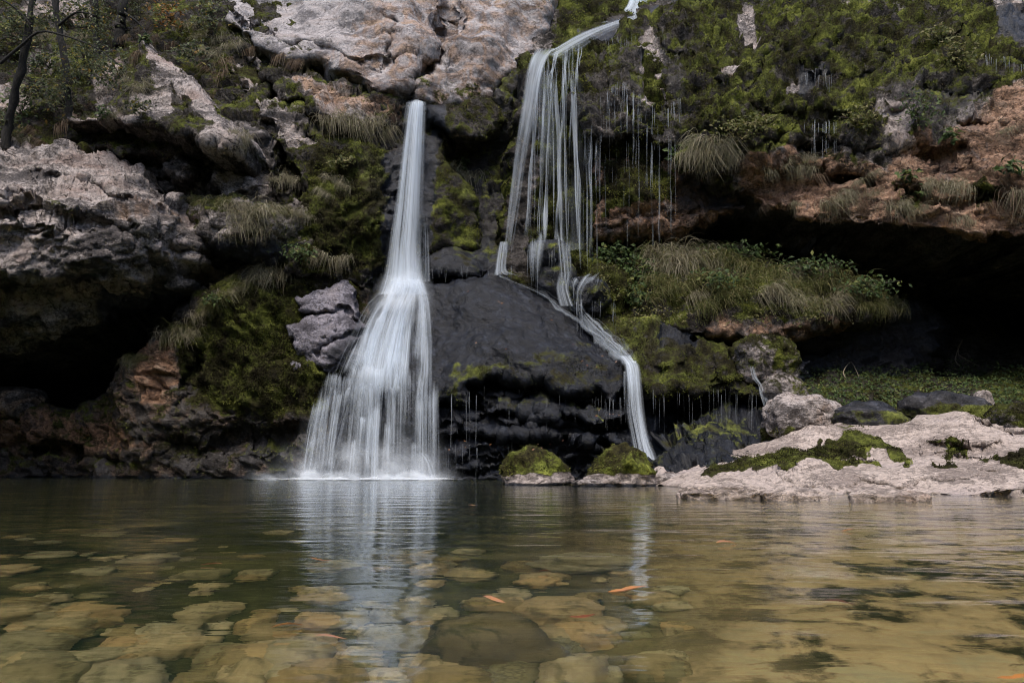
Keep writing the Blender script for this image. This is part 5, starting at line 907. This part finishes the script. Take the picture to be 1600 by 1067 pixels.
plant(340, 470, 22, 80, 8, 'leafy plant in the grass of the mossy slope', seed=19)
for k, (x, y, rr, n, lb) in enumerate([(1150, 402, 60, 300, 'left end'), (1260, 425, 60, 300, 'middle'), (1350, 452, 50, 240, 'right end'), (1120, 440, 50, 160, 'front')]):
    plant(x, y, rr, n, 8, 'low green plants on the grassy cave bank, at its ' + lb, seed=30 + k, ry=18, dY=-.3)
plant(265, 30, 40, 170, 8, 'shrub with orange autumn leaves near the tree trunks', M_ORANGELEAF, seed=40, name='shrub', ry=42, dY=-.5)
plant(228, 62, 12, 50, 9, 'small green fern at the top of the pale ridge', seed=41, name='fern')
plant(165, 180, 18, 60, 9, 'green plant at the lower end of the wooded slope', seed=42)
plant(100, 165, 50, 260, 7, 'yellowish shrub at the foot of the trees', M_TREELEAF, seed=43, name='shrub', ry=34, dY=-.3)
plant(30, 175, 40, 200, 8, 'dark green shrub at the foot of the leaning tree', M_LEAF, seed=44, name='shrub', ry=50, dY=-.3)
plant(140, 110, 50, 280, 7, 'grey-green shrub in the middle of the wooded slope', M_TREELEAF, seed=45, name='shrub', ry=40, dY=-.4)
plant(220, 170, 26, 120, 7, 'leafy shrub on the pale ridge', M_TREELEAF, seed=46, name='shrub', dY=-.2)

# green bed at the cave mouth: uncountable ground cover
def ground_cover():
    r = np.random.RandomState(4); pos = COVER.copy(); n = len(pos); pos[:, 2] += r.uniform(0, .20, n) * (.4 + .9 * np.clip(.5 + 1.2 * fbm(pos * 1.1, 3, 8), 0, 1))
    v, f, a = leaves(pos, r.normal(0, .4, pos.shape) + np.array([0, -.6, .8]), .10 * np.ones(n), r); b = pos.mean(0)
    o = link('ground_cover', mesh('ground_cover', v - b, f, M_LEAF, a, smooth=False), None, b); kind(o, 'stuff', 'low bright green leaves carpeting the ground at the cave mouth')
ground_cover()
def bank_cover():
    r = np.random.RandomState(14); n = 5200; px = r.uniform(940, 1412, n); top = 392 + np.clip(px - 1180, 0, None) * .30; py = top + (r.uniform(0, 1, n) ** 1.3) * (np.where(px > 1330, 478, 512) - top)
    pos = np.array([on(x, y, -.03) for x, y in zip(px, py)]); pos[:, 1] -= r.uniform(0, .22, n); pos[:, 2] += r.uniform(-.05, .15, n)
    k = fbm(pos * 1.3, 3, 88) > -.12; pos = pos[k]; v, f, a = leaves(pos, r.normal(0, .5, pos.shape) + np.array([0, -.7, .7]), .085 * np.ones(len(pos)), r); b = pos.mean(0)
    kind(link('ground_cover', mesh('ground_cover', v - b, f, M_GREENGRASS, a, smooth=False), None, b), 'stuff', 'small leaves tangled in the grass of the bank')
bank_cover()

# trees at the upper left
def tree(label, trunk, rad, limbs, crowns, seed):
    r = np.random.RandomState(seed); g = depth(trunk[0][0], trunk[0][1], 2) - trunk[0][2] + .1; trunk = [(x, y, Y + g) for x, y, Y in trunk]; limbs = [[(x, y, Y + g) for x, y, Y in l] for l in limbs]; crowns = [(a, b, Y + g, d, e, f) for a, b, Y, d, e, f in crowns]
    tp = np.array([P(x, y, Y) for x, y, Y in trunk]); base = tp[0]
    root = tag(empty('tree', base), label, 'tree'); c = spline(tp, 24); c += .02 * r.normal(0, 1, c.shape)
    v, q = tube(c - base, np.linspace(rad[0], rad[1], 24) * (1 + .12 * r.normal(0, 1, 24)), 10); link('trunk', mesh('trunk', v, q, BARK), root)
    for lm in limbs:
        lp = spline(np.array([P(x, y, Y) for x, y, Y in lm]), 14); v, q = tube(lp - base, np.linspace(.05, .012, 14), 6); link('branch', mesh('branch', v, q, BARK), root)
    vs = []; tw = []
    for cx, cy_, Y, rx, ry, n in crowns:
        s = mpp(Y); nc = max(3, n // 40); cl = r.normal(0, .5, (nc, 3)); ctr = P(cx, cy_, Y)
        for cc in cl:
            e = ctr + cc * np.array([rx * s, rx * s * .7, ry * s]); st_ = ctr + (e - ctr) * r.uniform(-.3, .1) + np.array([0, .1, -.2])
            tw.append(tube(np.array([st_, (st_ + e) / 2 + r.normal(0, .05, 3), e]) - base, [.012, .009, .004], 4))
            m = 40; tt = r.uniform(.3, 1.05, m)[:, None]; pp = st_ + (e - st_) * tt + r.normal(0, .16, (m, 3)); vs.append(pp)
    pp = np.concatenate(vs); v, f, a = leaves(pp - base, r.normal(0, .6, pp.shape) + np.array([0, -.5, .7]), .13 * np.ones(len(pp)), r, .42)
    link('crown', mesh('crown', v, f, M_TREELEAF, a, smooth=False), root); v, q = join2(tw); link('twig', mesh('twig', v, q, TWIG), root); root.children[-1]['kind'] = 'stuff'
tree('dark leaning tree with a bare limb arching over the wooded slope', [(8, 235, 20.9), (14, 190, 20.8), (30, 120, 20.4), (46, 50, 20.2), (52, -30, 20), (50, -120, 20)], (.13, .10), [[(0, 100, 20.1), (35, 70, 20), (62, 50, 19.9), (100, 56, 19.7), (150, 75, 19.5), (190, 105, 19.4)], [(48, 40, 20.1), (20, 10, 19.9), (-20, -10, 19.8)]],
     [(20, 30, 20, 40, 35, 300), (130, 78, 19.6, 50, 26, 340), (60, 20, 20, 40, 22, 200), (-40, 60, 20, 40, 40, 200), (165, 110, 19.5, 30, 24, 160)], 3)
tree('slender dark tree standing upright right of the leaning one', [(110, 190, 21.3), (108, 165, 21.3), (104, 110, 21.1), (94, 60, 21), (86, 0, 20.9), (82, -110, 20.8)], (.11, .085), [[(92, 40, 20.9), (120, 20, 20.7), (150, 25, 20.5)]], [(110, 120, 20.6, 34, 30, 200), (150, 40, 20.4, 34, 22, 200), (90, 140, 20.6, 30, 20, 120)], 5)
tree('thick mossy tree trunk farthest right on the wooded slope', [(186, 75, 23.2), (188, 52, 23.2), (190, 30, 23.1), (193, 0, 23), (195, -110, 23)], (.2, .13), [[(194, 20, 23), (220, 40, 22.6), (240, 75, 22.2)]], [(215, 10, 22.5, 40, 24, 160), (170, 20, 22.5, 30, 20, 120)], 7)
tree('thin dark tree behind the slender one', [(152, 95, 23.6), (150, 60, 23.6), (148, 30, 23.5), (150, 0, 23.4), (152, -110, 23.4)], (.12, .1), [], [(140, 8, 23, 34, 20, 140)], 9)

for k, (x, y, rr, ry, n, lb) in enumerate([(30, 60, 50, 40, 300, 'behind the leaning tree'), (75, 105, 40, 34, 240, 'between the two dark trunks'), (185, 120, 46, 34, 280, 'above the pale ridge'), (60, 150, 44, 30, 220, 'low between the trunks'), (130, 30, 46, 30, 260, 'near the top of the slope'), (300, 90, 40, 30, 200, 'above the upper ridge end'), (330, 30, 36, 40, 200, 'left of the limestone slab'), (10, 205, 40, 26, 200, 'above the pale rock face')]):
    plant(x, y, rr, n, 8, 'tangled grey-green undergrowth ' + lb, M_TREELEAF, seed=70 + k, name='shrub', ry=ry, dY=-.35)
# two bent dry stalks by the green bed
def stalk(pts, label):
    c = spline(np.array([on(x, y, dy) for x, y, dy in pts]), 10); b = c[0]; v, q = tube(c - b, np.linspace(.018, .008, 10), 5); tag(link('dry_stalk', mesh('dry_stalk', v, q, PALETWIG), None, b), label, 'stalk')
stalk([(1322, 592, -.1), (1318, 580, -.5), (1330, 566, -.6), (1342, 588, -.5)], 'bent pale dry stalk at the edge of the green bed')
stalk([(1500, 572, -.1), (1492, 560, -.2), (1505, 530, -.2), (1496, 552, -.4), (1530, 572, -.4)], 'thin dry stalk in front of the dim rocks in the cave')

# moss: cushions of short leafy shoots over the mossy rock
def moss_cover():
    P_, N, Wt, Bi = (np.concatenate([m[j] for m in MOSSPTS]) for j in range(4)); r = np.random.RandomState(2)
    px, py = proj(P_); vis = (px > -60) & (px < 1660) & (py > -60) & (N[:, 1] < .55); P_, N, Wt, Bi = P_[vis], N[vis], Wt[vis], Bi[vis]
    patch = fbm(P_ * 1.6, 4, 77); wt = Wt * sstep(-.25, .25, patch + (Wt - .4)) ; wt /= wt.sum(); n = 300000
    k = r.choice(len(P_), n, p=wt); dist = P_[k, 1] / 20
    pos = P_[k] + r.normal(0, .03, (n, 3)) * dist[:, None]; d = N[k] * .7 + r.normal(0, .45, (n, 3)) + np.array([0, -.2, -.15]); d /= np.linalg.norm(d, axis=1, keepdims=True)
    L = r.uniform(.02, .055, n)[:, None] * dist[:, None]; s = r.normal(0, 1, (n, 3)); s -= d * (s * d).sum(1, keepdims=True); s /= np.linalg.norm(s, axis=1, keepdims=True); w = L * .3
    v = np.stack([pos - s * w - d * .02, pos + s * w - d * .02, pos + d * L], 1).reshape(-1, 3); f = np.arange(3 * n).reshape(-1, 3)
    rn = np.clip(.46 + Bi[k] + .75 * fbm(pos * .7, 3, 31) + .45 * fbm(pos * 3.0, 2, 33) + r.normal(0, .1, n), 0, 1)
    kind(link('moss', mesh('moss', v, f, M_MOSS, dict(rnd=np.repeat(rn, 3)), smooth=False)), 'stuff', 'olive moss cushions on the wet rocks')
moss_cover()

# ================================================================== STONES ON THE BED, LEAVES
def stone_proto(seed):
    v, t = ico(4); n = v.copy(); v = v * ((np.abs(v) ** 2.15).sum(1) ** (-1 / 2.15))[:, None]
    v = v * (1 + .30 * fbm(n * 1.0 + seed * 2.3, 3, seed))[:, None] * np.array([1, .78, .74]); return mesh('stone', v * .5, t, M_STONE)
SP = [stone_proto(s) for s in range(6)]
sr = random.Random(12)
def bed_point(px, py, zb=-.12):
    d = P(px, py, 1.0) - np.array([0, 0, CAM_Z]); t = -CAM_Z / d[2]; c = np.array([0, 0, CAM_Z]) + d * t
    if zb >= 0: return c + np.array([0, 0, zb])
    d = d / np.linalg.norm(d); hz = d * np.array([1, 1, 0]) / 1.33; r = np.array([hz[0], hz[1], -math.sqrt(1 - hz[0] ** 2 - hz[1] ** 2)]); return c + r * (zb / r[2])
def stone(px, py, size, label, group=None, lift=.12, flat=1.0):
    p = bed_point(px, py, -.25)
    for _ in range(4): z = -(.40 + .05 * p[1]) + .18 * min(max((p[0] / max(p[1], .3) - .05) / .35, 0), 1) + lift * size; p = bed_point(px, py, min(z, -.05))
    o = link('stone', SP[sr.randrange(6)], None, p); o.scale = (size, size * sr.uniform(.9, 1.25), size * sr.uniform(1.1, 1.6) * flat); o.rotation_euler = (sr.uniform(-.2, .2), sr.uniform(-.2, .2), sr.uniform(0, 6.28)); tag(o, label, 'stone', group); return o
DARK = stone(765, 1010, .34, 'largest dark algae-covered stone under water at the bottom centre', lift=.3, flat=1.2); DARK.data = DARK.data.copy(); DARK.data.materials[0] = stone_material('algae_stone', .45, .95)
stone(915, 876, .42, 'yellowish flat stone under water in mid pool', lift=.5, flat=.7)
stone(870, 955, .28, 'long flat stone under water above the largest dark one', lift=.3, flat=.8)
for x, y, w in [(40, 1010, .32), (150, 1030, .22), (230, 1020, .18), (300, 1015, .15), (60, 1064, .3), (200, 1060, .26), (330, 1060, .2), (450, 1030, .3), (560, 1045, .2), (620, 1000, .26), (500, 1066, .3), (250, 985, .2), (120, 975, .24), (400, 975, .2), (700, 1066, .26), (900, 1055, .3), (860, 1000, .22), (620, 1066, .2), (20, 960, .3), (320, 960, .24), (540, 970, .24), (680, 960, .2)]:
    stone(x, y, w * .72, 'smooth tan stone under shallow water near the bottom edge', 'stones close to the camera')
for k in range(190):
    y = 825 + 235 * sr.random() ** .8; x = sr.uniform(-40, 1060); stone(x, y, .06 + .14 * sr.random() ** 1.6 * (1 + (y < 900) * .4), 'small olive stone under water, one of many on the stony bed', 'small stones on the pool bed', lift=.15, flat=.9)

def leaf_mesh(seed):
    r = np.random.RandomState(seed); n = 9; t = np.linspace(0, 1, n); w = .5 * np.sin(np.pi * t ** .8) ** .8 * (1 + .12 * r.normal(0, 1, n)); w[0] = w[-1] = .02
    mid = np.stack([t * 2 - 1, .12 * np.sin(t * 3 + seed), .08 * np.sin(t * 4 + seed)], 1); l = mid + np.stack([0 * t, w * .75, .2 * w * r.uniform(.3, 1.4)], 1); rr = mid - np.stack([0 * t, w * .75, -.2 * w * r.uniform(.3, 1.4)], 1)
    v = np.concatenate([l, mid, rr]) * .5; i = np.arange(n - 1); q = np.concatenate([np.stack([i, i + n, i + n + 1, i + 1], 1), np.stack([i + n, i + 2 * n, i + 2 * n + 1, i + n + 1], 1)])
    return v, q, r
def fleaf(p, size, rn, label, group=None, seed=0, rot=None):
    v, q, r = leaf_mesh(seed); o = link('fallen_leaf', mesh('fallen_leaf', v, q, M_FLOAT, dict(rnd=np.clip(rn + r.normal(0, .06, len(v)), 0, 1))), None, p); o.scale = (size,) * 3; o.rotation_euler = rot or (sr.uniform(-.1, .1), sr.uniform(-.1, .1), sr.uniform(-.5, .5)); tag(o, label, 'leaf', group); return o
M_FLOAT = leaf_material('fallen_leaf', [(0, (0.05, 0.02, 0.012)), (.3, (0.19, 0.055, 0.025)), (.6, (0.30, 0.12, 0.04)), (.8, (0.46, 0.19, 0.045)), (1, (0.34, 0.19, 0.14))], .15)
for k, (x, y, w, rn, lb) in enumerate([(450, 982, 46, .75, 'bright orange leaf floating on the pool, lower middle'), (516, 1000, 46, .95, 'pinkish curled leaf floating just beside the bright orange one'), (772, 940, 38, .9, 'curled orange-pink leaf floating left of the red-brown one'), (910, 966, 38, .3, 'red-brown oval leaf floating above the dark stone'), (980, 924, 60, .9, 'long pale orange leaf floating across the chute reflection'),
                                       (330, 884, 32, .3, 'dark red leaf floating alone over the stony bed'), (1136, 850, 34, .9, 'thin pinkish leaf floating below the pale shore'), (1312, 945, 46, .05, 'dark brown leaf floating over the sandy bed'), (738, 790, 16, 1.0, 'small pale leaf floating far out in the pool'), (500, 876, 32, .5, 'reddish leaf floating in the waterfall reflection'), (1585, 1062, 50, .75, 'orange leaf at the corner of the shallow sandy bed'), (1325, 830, 20, .9, 'small pinkish leaf floating before the shore rock'), (850, 895, 22, .4, 'small rusty leaf floating above the yellowish stone')]):
    p = bed_point(x, y, .006); fleaf(p, w * p[1] / F * 1.03, rn, lb, None, 50 + k)
for k in range(34):
    reg = [(690, 990, 500, 585), (830, 880, 680, 705), (700, 800, 685, 705), (920, 985, 640, 672), (720, 860, 440, 560)][k % 5]; x = sr.uniform(reg[0], reg[1]); y = sr.uniform(reg[2], reg[3])
    if reg[0] == 690: x = 850 + (y - 500) * 1.3 + sr.uniform(-30, 40)
    Y = depth(x, y); fleaf(P(x, y, Y - .12), sr.uniform(2.5, 5) * mpp(Y), sr.choice([.3, .45, .97, 1.0, .6]), 'tiny orange leaf lying on the black wet rock between the waterfalls', 'fallen leaves on the black rock', 90 + k, (sr.uniform(.6, 1.2), sr.uniform(-.4, .4), sr.uniform(-1, 1)))

# unseen slope added behind the camera, shaped to keep low sky light out of the caves
def added_slope():
    ga = np.linspace(R(-118), R(118), 160); gt = np.linspace(0, 1, 40); A_, T = np.meshgrid(ga, gt); A_ = A_.ravel(); T = T.ravel(); r = 26 + 4 * np.sin(A_ * 3) + 22 * T
    p = np.stack([r * np.sin(A_) * 1.25, 12 - r * np.cos(A_), -1.2 + 26 * T ** .8], 1); p[:, 2] += 1.5 * fbm(p * .2, 4, 5) * np.clip(T * 4, 0, 1)
    idx = np.arange(len(p)).reshape(40, 160); q = np.stack([idx[:-1, :-1].ravel(), idx[:-1, 1:].ravel(), idx[1:, 1:].ravel(), idx[1:, :-1].ravel()], 1)
    st(link('added_hillside', mesh('added_hillside', p, q, ROCK, dict(moss=np.full(len(p), .8), wet=np.zeros(len(p)), warm=np.full(len(p), .3), pale=np.full(len(p), .3)))))
added_slope()
